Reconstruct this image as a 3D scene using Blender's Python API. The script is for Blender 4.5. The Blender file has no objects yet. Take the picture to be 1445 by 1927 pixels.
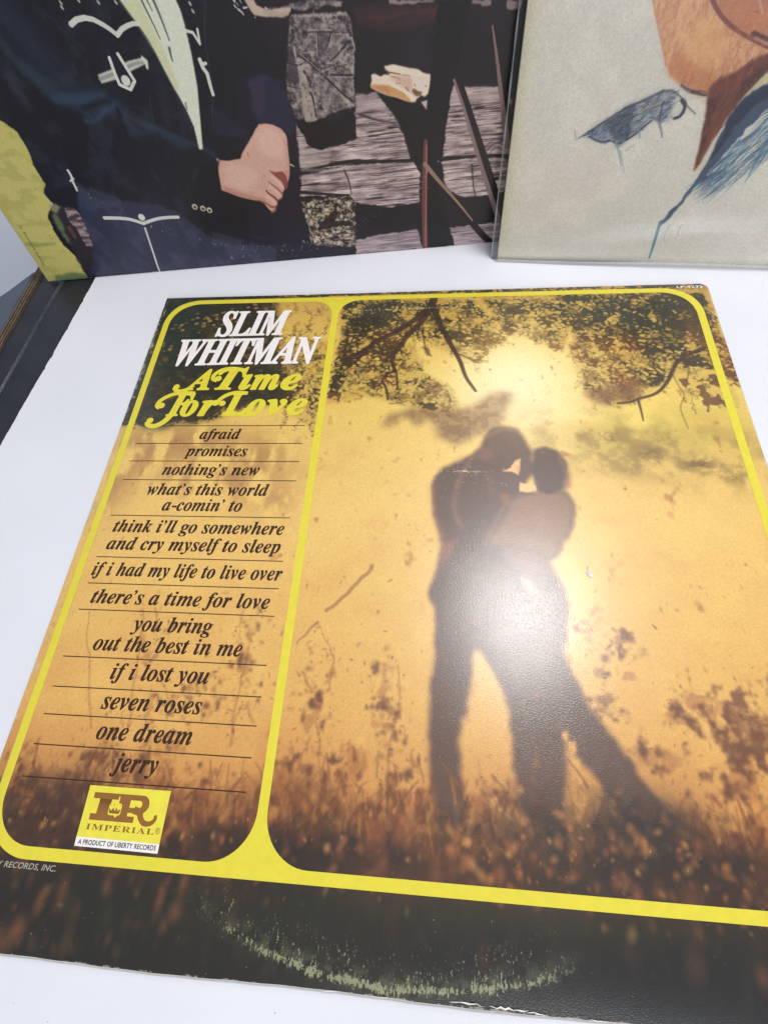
import bpy, bmesh, math, random
import numpy as np
from mathutils import Vector, Matrix

# ------------------------------------------------------------------ scene, camera, light
scene = bpy.context.scene
COL = scene.collection
scene.view_settings.view_transform = 'Standard'
scene.view_settings.look = 'None'
scene.view_settings.exposure = 0.0
scene.view_settings.gamma = 1.0
scene.cycles.max_bounces = 8
scene.cycles.transparent_max_bounces = 8

cam = bpy.data.cameras.new('camera')
cam.sensor_fit = 'VERTICAL'
cam.sensor_height = 24.0
cam.lens = 24.0 * 966.89 / 1927.0
cam.clip_start = 0.01
cam.clip_end = 50.0
camera = bpy.data.objects.new('camera', cam)
COL.objects.link(camera)
right = Vector((0.99472503, 0.06041158, -0.08290086))
up = -Vector((0.01558557, -0.88780674, -0.45995248))
back = -Vector((-0.1013864, 0.45623419, -0.88406513))
camera.matrix_world = Matrix(((right.x, up.x, back.x, 0.16618888),
                              (right.y, up.y, back.y, 0.06022066),
                              (right.z, up.z, back.z, 0.20571661),
                              (0, 0, 0, 1)))
scene.camera = camera

world = bpy.data.worlds.new('World')
scene.world = world
world.use_nodes = True
bg = world.node_tree.nodes['Background']
bg.inputs['Color'].default_value = (0.86, 0.90, 1.0, 1)
bg.inputs['Strength'].default_value = 0.385


def area_light(name, loc, target, size, power, color):
    l = bpy.data.lights.new(name, 'AREA')
    l.shape = 'DISK'
    l.size = size
    l.energy = power
    l.color = color
    o = bpy.data.objects.new(name, l)
    COL.objects.link(o)
    o.location = loc
    o.rotation_euler = (Vector(target) - Vector(loc)).to_track_quat('-Z', 'Y').to_euler()
    return o


area_light('room_lamp', (0.375, 0.42, 1.0), (0.20, 0.14, 0), 0.20, 7.2, (1.0, 0.98, 0.97))
area_light('front_fill_light', (0.50, -1.25, 0.80), (0.25, 0.33, 0.06), 0.8, 14.0, (0.95, 0.97, 1.0))  # unseen fill added in front to brighten the standing sleeves

TABLE_Z = -0.0045


# ------------------------------------------------------------------ helpers
def tag(o, label=None, cat=None, group=None, kind=None):
    if label: o['label'] = label
    if cat: o['category'] = cat
    if group: o['group'] = group
    if kind: o['kind'] = kind
    return o


def empty(name, M):
    o = bpy.data.objects.new(name, None)
    o.empty_display_size = 0.02
    COL.objects.link(o)
    o.matrix_world = M
    return o


def mesh_obj(name, verts, faces, mats, parent=None, smooth=True, uvs=None, fmat=None):
    me = bpy.data.meshes.new(name)
    me.from_pydata([tuple(v) for v in verts], [], faces)
    for m in (mats if isinstance(mats, list) else [mats]):
        me.materials.append(m)
    if uvs is not None:
        ul = me.uv_layers.new(name='UVMap')
        for lp in me.loops:
            ul.data[lp.index].uv = uvs[lp.vertex_index]
    if fmat is not None:
        for p, k in zip(me.polygons, fmat):
            p.material_index = k
    for p in me.polygons:
        p.use_smooth = smooth
    me.update()
    o = bpy.data.objects.new(name, me)
    COL.objects.link(o)
    if parent is not None:
        o.parent = parent
    return o


def srgb(c):
    c = np.asarray(c, dtype=np.float32) / 255.0
    return np.where(c <= 0.04045, c / 12.92, ((c + 0.055) / 1.055) ** 2.4)


def new_mat(name):
    m = bpy.data.materials.new(name)
    m.use_nodes = True
    nt = m.node_tree
    return m, nt, nt.nodes['Principled BSDF']


def add_noise_bump(nt, b, scale, strength, distance, stretch=(1, 1, 1), detail=4.0, second=None):
    tc = nt.nodes.new('ShaderNodeTexCoord')
    mp = nt.nodes.new('ShaderNodeMapping')
    mp.inputs['Scale'].default_value = stretch
    nz = nt.nodes.new('ShaderNodeTexNoise')
    nz.inputs['Scale'].default_value = scale
    nz.inputs['Detail'].default_value = detail
    bp = nt.nodes.new('ShaderNodeBump')
    bp.inputs['Strength'].default_value = strength
    bp.inputs['Distance'].default_value = distance
    nt.links.new(tc.outputs['Object'], mp.inputs['Vector'])
    nt.links.new(mp.outputs['Vector'], nz.inputs['Vector'])
    nt.links.new(nz.outputs['Fac'], bp.inputs['Height'])
    nt.links.new(bp.outputs['Normal'], b.inputs['Normal'])
    return tc, bp


def plain_mat(name, rgb, rough=0.6, var=0.0, vscale=60, bump=0.0, bscale=900, spec=0.5, metallic=0.0):
    m, nt, b = new_mat(name)
    col = [float(v) for v in srgb(rgb)]
    b.inputs['Roughness'].default_value = rough
    b.inputs['Specular IOR Level'].default_value = spec
    b.inputs['Metallic'].default_value = metallic
    if var > 0:
        tc = nt.nodes.new('ShaderNodeTexCoord')
        nz = nt.nodes.new('ShaderNodeTexNoise')
        nz.inputs['Scale'].default_value = vscale
        nz.inputs['Detail'].default_value = 5
        rp = nt.nodes.new('ShaderNodeValToRGB')
        rp.color_ramp.elements[0].position = 0.3
        rp.color_ramp.elements[1].position = 0.7
        rp.color_ramp.elements[0].color = [c * (1 - var) for c in col] + [1]
        rp.color_ramp.elements[1].color = [min(1, c * (1 + var)) for c in col] + [1]
        nt.links.new(tc.outputs['Object'], nz.inputs['Vector'])
        nt.links.new(nz.outputs['Fac'], rp.inputs['Fac'])
        nt.links.new(rp.outputs['Color'], b.inputs['Base Color'])
    else:
        b.inputs['Base Color'].default_value = col + [1]
    if bump > 0:
        add_noise_bump(nt, b, bscale, bump, 0.0002)
    return m


# ------------------------------------------------------------------ printing a picture on card, all in millimetres
class Print:
    """A printed picture painted in code: x to the right, y up, in mm on the card."""

    def __init__(self, n, size, seed):
        self.n, self.size, self.k = n, size, n / size
        self.seed = seed
        self.img = np.zeros((n, n, 3), np.float32)
        ax = ((np.arange(n) + 0.5) / self.k).astype(np.float32)
        self.ax = ax
        self.warp = None

    def noise(self, cx, cy=None, seed=0):
        """smooth value noise with features cx by cy mm, about 0..1"""
        cy = cy or cx
        rng = np.random.RandomState(self.seed * 7919 + seed)
        gx, gy = self.ax / cx, self.ax / cy
        g = rng.rand(int(gy[-1]) + 3, int(gx[-1]) + 3).astype(np.float32)
        iy = gy.astype(int); fy = gy - iy; fy = fy * fy * (3 - 2 * fy)
        ix = gx.astype(int); fx = gx - ix; fx = fx * fx * (3 - 2 * fx)
        r = g[iy] * (1 - fy)[:, None] + g[iy + 1] * fy[:, None]
        return r[:, ix] * (1 - fx) + r[:, ix + 1] * fx

    def fbm(self, cx, cy=None, octaves=4, seed=0, gain=0.55):
        cy = cy or cx
        a, s, out = 1.0, 0.0, 0
        for o in range(octaves):
            out = out + a * self.noise(cx / 2 ** o, cy / 2 ** o, seed + 31 * o)
            s += a
            a *= gain
        return out / s

    def cells(self, cx, cy, y0, seed, warp=1.0):
        """out of focus gaps between leaves: 1 in the middle of a gap, 0 on the net between (rows above y0 mm)"""
        r0 = int(y0 * self.k)
        Y, X = np.meshgrid(self.ax[r0:], self.ax, indexing='ij')
        X = X + (self.noise(3.1, 3.1, seed + 5)[r0:] - .5) * 3 * warp
        Y = Y + (self.noise(3.1, 3.1, seed + 6)[r0:] - .5) * 3 * warp
        gx, gy = X / cx, Y / cy
        rng = np.random.RandomState(seed)
        m = int(S / min(cx, cy)) + 6
        jx, jy = rng.rand(m, m).astype(np.float32), rng.rand(m, m).astype(np.float32)
        ix, iy = np.floor(gx).astype(int), np.floor(gy).astype(int)
        f1 = np.full(X.shape, 9., np.float32); f2 = f1.copy()
        for dy in (-1, 0, 1):
            for dx in (-1, 0, 1):
                a, b = np.clip(iy + dy, 0, m - 1), np.clip(ix + dx, 0, m - 1)
                d = np.hypot(ix + dx + jx[a, b] - gx, iy + dy + jy[a, b] - gy).astype(np.float32)
                f2 = np.minimum(f2, np.maximum(f1, d)); f1 = np.minimum(f1, d)
        out = np.zeros((self.n, self.n), np.float32)
        out[r0:] = np.clip((f2 - f1) / .85, 0, 1)
        return out

    def box(self, x0, y0, x1, y1):
        n, k = self.n, self.k
        a = max(0, int(x0 * k)); b = min(n, int(x1 * k) + 2)
        c = max(0, int(y0 * k)); d = min(n, int(y1 * k) + 2)
        return a, b, c, d

    @staticmethod
    def blur(m, r):
        r = int(round(r))
        if r < 1:
            return m
        for _ in range(2):
            for ax in (0, 1):
                p = [(0, 0), (0, 0)]; p[ax] = (r + 1, r)
                c = np.cumsum(np.pad(m, p, mode='edge'), axis=ax, dtype=np.float64)
                w = 2 * r + 1
                m = ((c[w:] - c[:-w]) if ax == 0 else (c[:, w:] - c[:, :-w])).astype(np.float32) / w
        return m

    def poly(self, pts, soft=0.3, warp=0.0, wscale=3.0):
        """-> (slice, mask) of a filled outline; warp roughens the outline"""
        P = np.array(pts, np.float32)
        pad = soft * 3 + warp * 2 + 0.5
        a, b, c, d = self.box(P[:, 0].min() - pad, P[:, 1].min() - pad, P[:, 0].max() + pad, P[:, 1].max() + pad)
        if b <= a or d <= c:
            return (slice(0, 0), slice(0, 0)), np.zeros((0, 0), np.float32)
        X, Y = np.meshgrid(self.ax[a:b], self.ax[c:d])
        if warp > 0:
            s = int(abs(P[0, 0] * 13 + P[0, 1] * 7))
            X = X + (self.fbm(wscale, octaves=3, seed=900 + s)[c:d, a:b] - 0.5) * 4 * warp
            Y = Y + (self.fbm(wscale, octaves=3, seed=1900 + s)[c:d, a:b] - 0.5) * 4 * warp
        ins = np.zeros(X.shape, bool)
        for i in range(len(P)):
            x0, y0 = P[i]; x1, y1 = P[(i + 1) % len(P)]
            if y0 == y1:
                continue
            cr = ((y0 > Y) != (y1 > Y)) & (X < (x1 - x0) * (Y - y0) / (y1 - y0) + x0)
            ins ^= cr
        return (slice(c, d), slice(a, b)), self.blur(ins.astype(np.float32), soft * self.k * 0.6)

    def stroke(self, pts, w0, w1=None, soft=0.15, sharp=False):
        """-> (slice, mask) of a line of width w0..w1 mm through pts"""
        if len(pts) > 2 and not sharp:                                     # round the corners
            for _ in range(2):
                q = [pts[0]]
                for (ax_, ay_), (bx_, by_) in zip(pts[:-1], pts[1:]):
                    q += [(ax_ * .75 + bx_ * .25, ay_ * .75 + by_ * .25), (ax_ * .25 + bx_ * .75, ay_ * .25 + by_ * .75)]
                pts = q + [pts[-1]]
                if len(pts) > 40: break
        w1 = w0 if w1 is None else w1
        P = np.array(pts, np.float32)
        pad = max(w0, w1) + soft * 2 + 0.3
        a, b, c, d = self.box(P[:, 0].min() - pad, P[:, 1].min() - pad, P[:, 0].max() + pad, P[:, 1].max() + pad)
        if b <= a or d <= c:
            return (slice(0, 0), slice(0, 0)), np.zeros((0, 0), np.float32)
        X, Y = np.meshgrid(self.ax[a:b], self.ax[c:d])
        L = np.concatenate([[0], np.cumsum(np.hypot(*(P[1:] - P[:-1]).T))])
        out = np.zeros(X.shape, np.float32)
        for i in range(len(P) - 1):
            dx, dy = P[i + 1] - P[i]
            l2 = dx * dx + dy * dy + 1e-9
            t = np.clip(((X - P[i, 0]) * dx + (Y - P[i, 1]) * dy) / l2, 0, 1)
            dist = np.hypot(X - P[i, 0] - t * dx, Y - P[i, 1] - t * dy)
            g = (L[i] + t * (L[i + 1] - L[i])) / L[-1]
            h = (w0 + (w1 - w0) * g) / 2
            out = np.maximum(out, np.clip((h - dist) / max(soft, 1e-3) + 0.5, 0, 1))
        return (slice(c, d), slice(a, b)), out

    def ink(self, sm, color, alpha=1.0):
        """lay a colour (0..255) over the picture through a mask; alpha may be a full map"""
        sl, m = sm
        if m.size == 0:
            return
        if isinstance(alpha, np.ndarray):
            alpha = alpha[sl]
        m = (m * alpha)[..., None]
        color = np.asarray(color, np.float32)
        if color.ndim == 3:
            color = color[sl]
        self.img[sl] = self.img[sl] * (1 - m) + color * m

    def full(self, m, color, alpha=1.0):
        self.ink(((slice(0, self.n), slice(0, self.n)), m), color, alpha)

    def place(self, sm):
        """a local mask as a full-size map"""
        out = np.zeros((self.n, self.n), np.float32)
        out[sm[0]] = sm[1]
        return out

    def blob(self, x, y, rx, ry=None, power=1.0):
        ry = ry or rx
        gx = np.exp(-((self.ax - x) / rx) ** 2); gy = np.exp(-((self.ax - y) / ry) ** 2)
        return (gy[:, None] * gx[None, :]).astype(np.float32) ** power

    def stamp(self, x, y, r, color, alpha, ang=0.0, asp=1.0, soft=0.35):
        """one small leaf, fleck or out of focus disc"""
        R = r * max(1, asp) * 1.3
        a, b, c, d = self.box(x - R, y - R, x + R, y + R)
        if b <= a or d <= c:
            return
        X = self.ax[a:b][None, :] - x; Y = self.ax[c:d][:, None] - y
        ca, sa = math.cos(ang), math.sin(ang)
        u = (X * ca + Y * sa) / (r * asp); v = (-X * sa + Y * ca) / r
        q = np.sqrt(u * u + v * v)
        m = np.clip((1.1 - q) / soft, 0, 1)[..., None] * alpha
        self.img[c:d, a:b] = self.img[c:d, a:b] * (1 - m) + np.asarray(color, np.float32) * m

    def image(self, name):
        im = bpy.data.images.new(name, self.n, self.n, alpha=False)
        buf = np.ones((self.n, self.n, 4), np.float32)
        buf[..., :3] = np.clip(self.img / 255.0, 0, 1)
        im.pixels.foreach_set(buf.ravel())
        im.pack()
        return im


def sstep(x, a, b):
    t = np.clip((x - a) / (b - a), 0, 1)
    return t * t * (3 - 2 * t)


def ramp(v, stops):
    xs = [s[0] for s in stops]
    return np.stack([np.interp(v, xs, [s[1][c] for s in stops]) for c in range(3)], -1).astype(np.float32)


# ------------------------------------------------------------------ the picture of the couple in the meadow
S = 312.5


def paint_meadow():
    p = Print(2048, S, 1)
    rnd = random.Random(5)
    n = p.n
    Y = np.repeat(p.ax[:, None], n, 1); X = Y.T
    big = p.fbm(60, 40, 4, 1); mid = p.fbm(14, 11, 4, 2); fine = p.fbm(3.0, 2.6, 4, 3)
    Yw = Y + (big - 0.5) * 26
    p.img[:] = ramp(Yw, [(0, (36, 32, 33)), (20, (42, 36, 32)), (34, (62, 42, 30)), (44, (120, 78, 46)), (58, (192, 136, 78)),
                         (80, (208, 160, 92)), (120, (214, 172, 100)), (165, (219, 180, 106)), (205, (217, 182, 106)), (240, (216, 187, 100)),
                         (275, (210, 178, 90)), (312, (186, 152, 78))])
    # soft mottling of the far meadow
    p.full(sstep(mid, 0.5, 0.85), (200, 146, 82), 0.28)
    p.full(sstep(1 - mid, 0.5, 0.85), (234, 200, 116), 0.2)
    # greener, brighter middle right and the misty band
    p.full(p.blob(262, 222, 50, 14), (222, 196, 98), 0.75)
    p.full(p.blob(190, 215, 26, 22), (222, 190, 104), 0.6)
    # printed sun glow behind the couple, widened and whitened with painted-in reflection haze
    p.full(p.blob(205, 242, 40, 38), (246, 220, 156), 0.85)
    p.full(p.blob(204, 236, 25, 30), (255, 242, 214), 0.8)
    p.full(p.blob(196, 190, 50, 34), (228, 194, 122), 0.5)
    # hazy far bushes at middle right and a smear behind the song titles
    soft = p.fbm(9, 8, 4, 9)
    p.full(p.blob(270, 208, 52, 20) * sstep(p.fbm(20, 16, 3, 8), .3, .6), (176, 152, 74), 0.6)
    for x, y, rx, ry, a in [(246, 205, 26, 14, .75), (275, 200, 22, 13, .85), (292, 190, 18, 9, .65), (225, 213, 18, 10, .5),
                            (250, 193, 20, 6, .4), (305, 196, 14, 14, .6)]:
        p.full(p.blob(x, y, rx, ry) * sstep(soft, 0.34, 0.72), (140, 116, 62), a)
    for x, y, rx, ry, a in [(247, 208, 5, 3, .6), (262, 198, 7, 4, .6), (284, 193, 7, 4, .8), (295, 187, 5, 3, .5), (254, 190, 6, 3, .35)]:
        p.full(p.blob(x, y, rx, ry) * sstep(fine, 0.3, 0.6), (108, 78, 52), a)
    sm2 = p.fbm(9, 16, 4, 12)
    for x, y, rx, ry, a in [(60, 182, 26, 14, .55), (22, 200, 16, 14, .5), (80, 196, 16, 12, .45), (45, 206, 24, 10, .5), (8, 185, 10, 24, .5),
                            (92, 172, 10, 10, .35)]:
        p.full(p.blob(x, y, rx, ry) * sstep(sm2, 0.4, 0.65), (134, 88, 62), a)
    # ---- foliage overhead: how much of it stands in each place
    D = np.zeros((n, n), np.float32)
    def dens(pts, a, s=4.0):
        nonlocal D
        D = np.maximum(D, p.place(p.poly(pts, s)) * a)
    dens([(-5.3,316.0),(69.5,310.2),(77.8,273.9),(86.4,250.3),(94.4,225.1),(71.1,228.8),(50.3,218.5),(31.0,215.1),(4.7,215.2),(-5.6,215.2),(-3.3,251.7)], 1.0, 5)
    dens([(75.3,274.0),(107.2,273.2),(106.0,250.0),(107.0,228.5),(107.7,202.1),(99.9,215.0),(89.3,221.7),(82.0,250.4)], 0.56, 2.5)
    dens([(108.3,306.9),(145.7,305.5),(149.4,288.3),(147.3,268.2),(136.8,249.5),(120.5,242.5),(108.8,225.0),(108.9,250.0),(111.7,273.1)], 0.84, 3.5)
    dens([(124.0,306.3),(187.9,303.9),(203.9,270.8),(186.7,252.4),(167.4,263.9),(155.8,272.0),(141.3,272.3),(129.0,280.7)], 0.72, 4)
    dens([(111.7,273.1),(152.9,272.0),(159.2,249.2),(170.3,241.8),(178.3,228.0),(173.0,218.1),(159.8,224.7),(143.6,228.2),(132.5,231.8),(110.7,228.5),(107.6,235.5)], 0.64, 3)
    dens([(188.0,305.6),(243.2,303.5),(234.1,270.0),(230.3,258.9),(215.0,270.5),(198.5,274.8)], 0.78, 4)
    dens([(223.4,307.7),(310.5,305.8),(312.7,268.0),(312.7,236.7),(301.7,246.9),(291.2,250.6),(278.6,250.8),(254.6,262.0),(236.4,266.2),(232.9,285.7)], 0.80, 4)
    dens([(231.4,270.1),(250.2,269.6),(283.8,265.1),(299.4,253.9),(276.8,240.5),(262.2,227.4),(249.4,224.2),(238.0,232.5),(234.5,248.0)], 0.66, 3)
    dens([(283.7,250.7),(308.6,250.3),(310.3,227.0),(299.8,222.3),(295.1,233.6),(284.1,227.2),(281.7,233.7)], 0.46, 2)
    dens([(273.8,300.6),(310.9,307.5),(309.3,275.6),(301.7,264.6),(281.3,280.2)], 1.0, 4)
    dens([(0, 313), (313, 313), (313, 306), (200, 308), (110, 310), (0, 300)], 0.75, 1.5)
    net = 1 - (p.cells(3.5, 2.3, 200, 301) * .62 + p.cells(1.9, 1.4, 200, 302) * .38)
    Lb = p.fbm(5.5, 4.5, 3, 27, 0.6)
    L = p.blur(net * .52 + p.fbm(7, 5.5, 4, 21, .6) * .48, 2)
    under = sstep(Lb, 0.82 - 0.44 * D, 1.02 - 0.44 * D) * sstep(D, 0.05, 0.3)
    cover = sstep(L, 0.885 - 0.50 * D, 1.05 - 0.50 * D) * sstep(D, 0.05, 0.25)
    hue = p.fbm(28, 22, 3, 25)
    dark = ramp(hue, [(0.3, (44, 44, 34)), (0.5, (58, 46, 28)), (0.7, (96, 58, 34))])
    green = sstep(Y, 262, 300)[..., None]
    dark = dark * (1 - green * 0.75) + np.array((40, 45, 40), np.float32) * green * 0.75
    glow = np.clip(p.blob(206, 246, 28, 34) * 1.05, 0, 1)[..., None]
    dark = dark * (1 - glow) + np.array((186, 150, 84), np.float32) * glow
    p.full(sstep(D, 0.1, 0.8) * 0.35 * (1 - glow[..., 0]), (140, 104, 44))
    p.full(under, dark * .55 + np.array((136, 102, 48), np.float32) * .45, 0.55)
    p.full(cover, dark, 0.92)
    left_dark = p.place(p.poly([(-5.9,318.4),(69.2,312.1),(75.3,274.0),(83.2,243.0),(76.9,228.7),(49.2,223.7),(31.0,215.1),(1.8,215.2),(-10.1,215.2),(-5.7,259.6)], 5.5, 5.0, 16))
    p.full(left_dark * (0.55 + 0.45 * sstep(Lb, .3, .5)), (46, 46, 38), 0.95)
    p.full(left_dark * sstep(p.fbm(4, 3, 3, 29), .56, .74), (92, 70, 44), 0.55)
    p.full(left_dark * p.blob(12, 285, 18, 40), (42, 56, 54), 0.7)
    # small leaves in front of the light, and round gaps of light between leaves
    def twig(x, y, a, ln, c, al, size=1.0):
        """a drooping twig with leaves on both sides"""
        st = 1.25 * size
        for k in range(int(ln / st)):
            a += rnd.gauss(0, .22) - .05 * math.cos(a)
            nx, ny = x + math.cos(a) * st, y + math.sin(a) * st
            if not (1 < nx < 311 and 1 < ny < 311): return
            g = float(glow[int(ny * p.k), int(nx * p.k), 0])
            f = al * (1 - .85 * g)
            if k % 3 == 0: p.ink(p.stroke([(x, y), (nx, ny)], .35, .3, .5), c, f * .8)
            for sgn in (-1, 1):
                if rnd.random() < .75:
                    b = a + sgn * rnd.uniform(.5, 1.2); r = rnd.uniform(.32, .6) * size
                    p.stamp(nx + math.cos(b) * r * 1.6, ny + math.sin(b) * r * 1.6, r, c, f * rnd.uniform(.6, 1), b, rnd.uniform(1.5, 2.4), .9)
            x, y = nx, ny
    for _ in range(150):
        x, y = rnd.gauss(88, 11), rnd.gauss(262, 24)
        if not (60 < x < 106 and 215 < y < 306): continue
        twig(x, y, rnd.choice([-2.4, -1.6, -.8]) + rnd.gauss(0, .4), rnd.uniform(3, 10), rnd.choice([(62, 48, 34), (84, 58, 38), (52, 50, 40)]), rnd.uniform(.4, .8))
    made = 0
    while made < 300:
        x, y = rnd.uniform(100, 311), rnd.uniform(228, 311)
        if x < 106 + (0): continue
        d = D[min(n - 1, int(y * p.k)), min(n - 1, int(x * p.k))]
        made += .15
        if rnd.random() > d: continue
        made += .85
        c = rnd.choice([(58, 44, 30), (72, 50, 32), (96, 62, 38), (50, 48, 36)]) if y < 288 else rnd.choice([(44, 46, 36), (56, 50, 34)])
        twig(x, y, rnd.choice([-2.4, -1.6, -.8, -1.2]) + rnd.gauss(0, .4), rnd.uniform(4, 9), c, rnd.uniform(.3, .65))
    picks = 0
    while picks < 1500:
        x, y = rnd.uniform(2, 311), rnd.uniform(205, 311)
        d = D[min(n - 1, int(y * p.k)), min(n - 1, int(x * p.k))]
        if rnd.random() > d * 0.9 + 0.01 or d < 0.2:
            picks += 0.2
            continue
        picks += 1
        g = float(glow[int(y * p.k), int(x * p.k), 0])
        if rnd.random() < 0.34 and x > 105 and d < 0.9:
            c = rnd.choice([(222, 192, 92), (206, 172, 78), (232, 204, 112), (214, 170, 84)])
            p.stamp(x, y, rnd.uniform(0.5, 1.35), c, rnd.uniform(.3, .8), rnd.uniform(0, 3), 1.15, 0.9)
        elif x > 105 or y < 245:
            c = (60, 46, 32) if y < 285 else (48, 50, 38)
            if rnd.random() < 0.3: c = (104, 66, 38)
            p.stamp(x, y, rnd.uniform(0.5, 1.2), c, rnd.uniform(.2, .65) * (1 - g * 0.85), rnd.uniform(0, 3), rnd.uniform(1, 1.9), 0.9)
    # spots of light breaking through the dark leaves by the title
    for cx, cy, rr, cnt in [(34, 291, 7, 30), (17, 286, 4, 8), (45, 289, 5, 12), (6, 270, 5, 14), (95, 300, 6, 10), (84, 280, 9, 30), (96, 262, 8, 25), (26, 268, 3, 3), (60, 302, 14, 9), (70, 268, 12, 22), (88, 244, 9, 26)]:
        for _ in range(cnt):
            x, y = rnd.gauss(cx, rr), rnd.gauss(cy, rr * 0.45)
            p.stamp(x, y, rnd.uniform(0.5, 1.3), rnd.choice([(186, 140, 88), (168, 120, 70), (202, 158, 92)]), rnd.uniform(.3, .8), rnd.uniform(-.5, .5), 1.5, 0.7)
    # branches
    br = (56, 38, 30)
    for pts, w0, w1 in [
        ([(163.1,307.2),(161.8,300.2),(160.3,294.9),(157.8,288.2),(152.7,281.0),(148.7,275.3),(146.3,269.7),(144.0,264.2),(140.8,260.8),(141.9,254.7),(143.2,250.0)], 4.6, 1.9),
        ([(143.2,250.0),(139.2,248.1),(136.5,243.5),(138.7,240.3),(140.0,235.2),(140.7,231.4)], 1.5, 1.2),
        ([(160.3,296.4),(155.1,289.8),(149.4,284.8),(143.3,279.1),(137.1,275.6),(131.1,270.8),(127.2,265.9),(122.2,262.5),(116.3,259.2)], 4.0, 2.4),
        ([(161.9,298.7),(164.7,289.5),(167.4,280.6),(170.1,274.8),(172.6,267.7),(175.7,260.7),(178.1,254.0),(180.0,245.5),(182.8,239.7),(185.2,236.0)], 3.8, 1.5),
        ([(154.8,280.2),(159.1,278.6)], 1.3, .6), ([(156.5,278.7),(159.4,264.5),(162.6,260.3)], .8, .5), ([(144.2,250.0),(145.3,237.7)], 1.1, .5),
        ([(177.2,260.7),(181.2,259.3),(186.1,255.2)], .9, .4), ([(136.1,250.1),(132.3,253.5),(125.4,256.3),(122.0,259.1)], .9, 1.2), ([(128.4,264.5),(123.5,260.4),(119.4,259.1)], 1.2, 1.0),
        ([(142.4,250.9),(144.2,244.6),(145.0,238.4)], 1.0, 0.6), ([(142.7,228.2),(150.6,230.1)], 0.8, 0.4),
        ([(156.5,285.6),(157.9,270.3),(159.1,263.5)], 0.9, 0.7), ([(172.8,263.3),(178.6,260.5),(185.2,255.2)], 0.9, 0.4),
        ([(304.2,265.7),(293.6,260.3),(286.5,256.0),(282.0,248.5),(279.3,242.2),(273.4,235.0),(268.3,232.0),(263.6,231.1),(258.6,228.1),(253.2,227.6)], 2.4, 1.2),
        ([(262.7,230.1),(263.1,223.1),(262.9,217.2)], 1.4, 0.6), ([(281.6,246.4),(283.1,238.0),(285.1,232.9),(280.8,225.9),(281.7,219.1),(282.5,212.5)], 0.6, 0.5),
        ([(268.4,271.1),(274.6,269.8),(283.1,271.9)], 1.2, 0.8), ([(291.6,258.1),(289.3,246.3),(286.5,240.0)], 1.0, 0.6),
        ([(278.5,242.2),(274.3,240.2),(270.1,238.2)], 0.8, 0.4)]:
        P = [(x + rnd.uniform(-.3, .3), y + rnd.uniform(-.3, .3)) for x, y in pts]
        p.ink(p.stroke(P, w0, w1, 0.8), br, 0.84 if w0 > 1 else 0.45)
    for pts in [[(291.4,237.9),(295.6,239.9),(296.1,231.8),(300.7,232.7),(302.1,225.8),(296.5,226.8),(293.4,222.9),(291.5,227.8),(293.1,231.8)],
                [(298.2,245.1),(302.2,246.1),(303.1,239.8),(299.6,237.8)], [(284.6,242.1),(287.9,243.1),(288.8,240.0),(285.3,238.0)],
                [(108.1,236.3),(115.9,235.6),(115.4,231.4),(109.4,232.7)]]:
        p.ink(p.poly(pts, 0.3, 1.2, 2.4), (98, 66, 44), 0.85)
    for pts, c, a in [([(157.0,297.3),(161.2,304.9),(165.1,297.8),(166.8,289.4),(172.1,286.3),(168.4,282.7),(164.2,285.8),(160.4,292.6),(156.2,289.0),(153.5,289.8)], (52, 42, 30), .8),
                   ([(116.4,292.6),(123.5,293.1),(128.1,290.7),(132.9,291.3),(134.8,286.7),(128.5,284.6),(127.0,275.9),(122.3,273.8),(118.1,279.8),(114.5,277.7),(112.8,283.6)], (48, 42, 28), .8),
                   ([(112.5,264.8),(119.4,264.7),(123.3,261.8),(121.2,256.4),(116.6,255.1),(113.9,251.1)], (64, 46, 32), .7), ([(157.8,267.3),(159.9,265.9),(161.0,261.7),(162.6,260.0),(159.0,261.8)], (70, 50, 34), .8),
                   ([(136.1,257.5),(138.2,257.4),(137.8,254.7),(136.2,255.4)], (84, 58, 38), .7), ([(159.0,241.3),(162.8,243.8),(167.3,239.3),(167.8,234.9),(163.0,232.5),(160.0,237.5)], (104, 72, 52), .65),
                   ([(176.9,294.3),(182.1,293.4),(181.6,289.7),(176.8,290.6)], (70, 54, 36), .7), ([(114.6,244.5),(117.5,245.7),(116.9,241.8)], (96, 70, 44), .7)]:
        p.ink(p.poly(pts, .8, 1.6, 2.4), c, a * (.45 + .55 * sstep(net, .5, .75)))
    # big soft dark smears, out of focus
    for pts, c, a, s in [
        ([(136.6,213.8),(141.8,219.5),(147.1,224.1),(149.8,226.4),(158.1,226.3),(165.5,225.1),(178.2,225.1),(185.5,226.2),(193.9,235.4),(203.9,234.2),(201.4,221.5),(194.1,214.9),(186.9,209.4),(179.8,205.1),(174.6,205.1),(169.3,209.4),(163.8,216.0),(158.3,218.3),(155.7,214.9),(151.9,219.5),(147.3,220.6),(145.7,213.8)], (112, 82, 62), .8, 3.6),
        ([(238.3,232.3),(244.6,238.5),(250.3,240.5),(257.6,242.5),(264.7,238.2),(262.2,232.1),(255.8,230.1),(246.4,228.2),(238.5,227.2)], (108, 74, 50), .75, 3.2),
        ([(257.6,242.5),(264.3,240.3),(265.3,232.1),(259.5,229.1),(254.9,234.2)], (128, 86, 56), .6, 3.5)]:
        p.ink(p.poly(pts, s, 2.2, 6), c, a * (0.75 + 0.25 * sstep(fine, 0.35, 0.6)))
    # ---- weeds standing in the meadow
    wd = (126, 78, 54)
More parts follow.
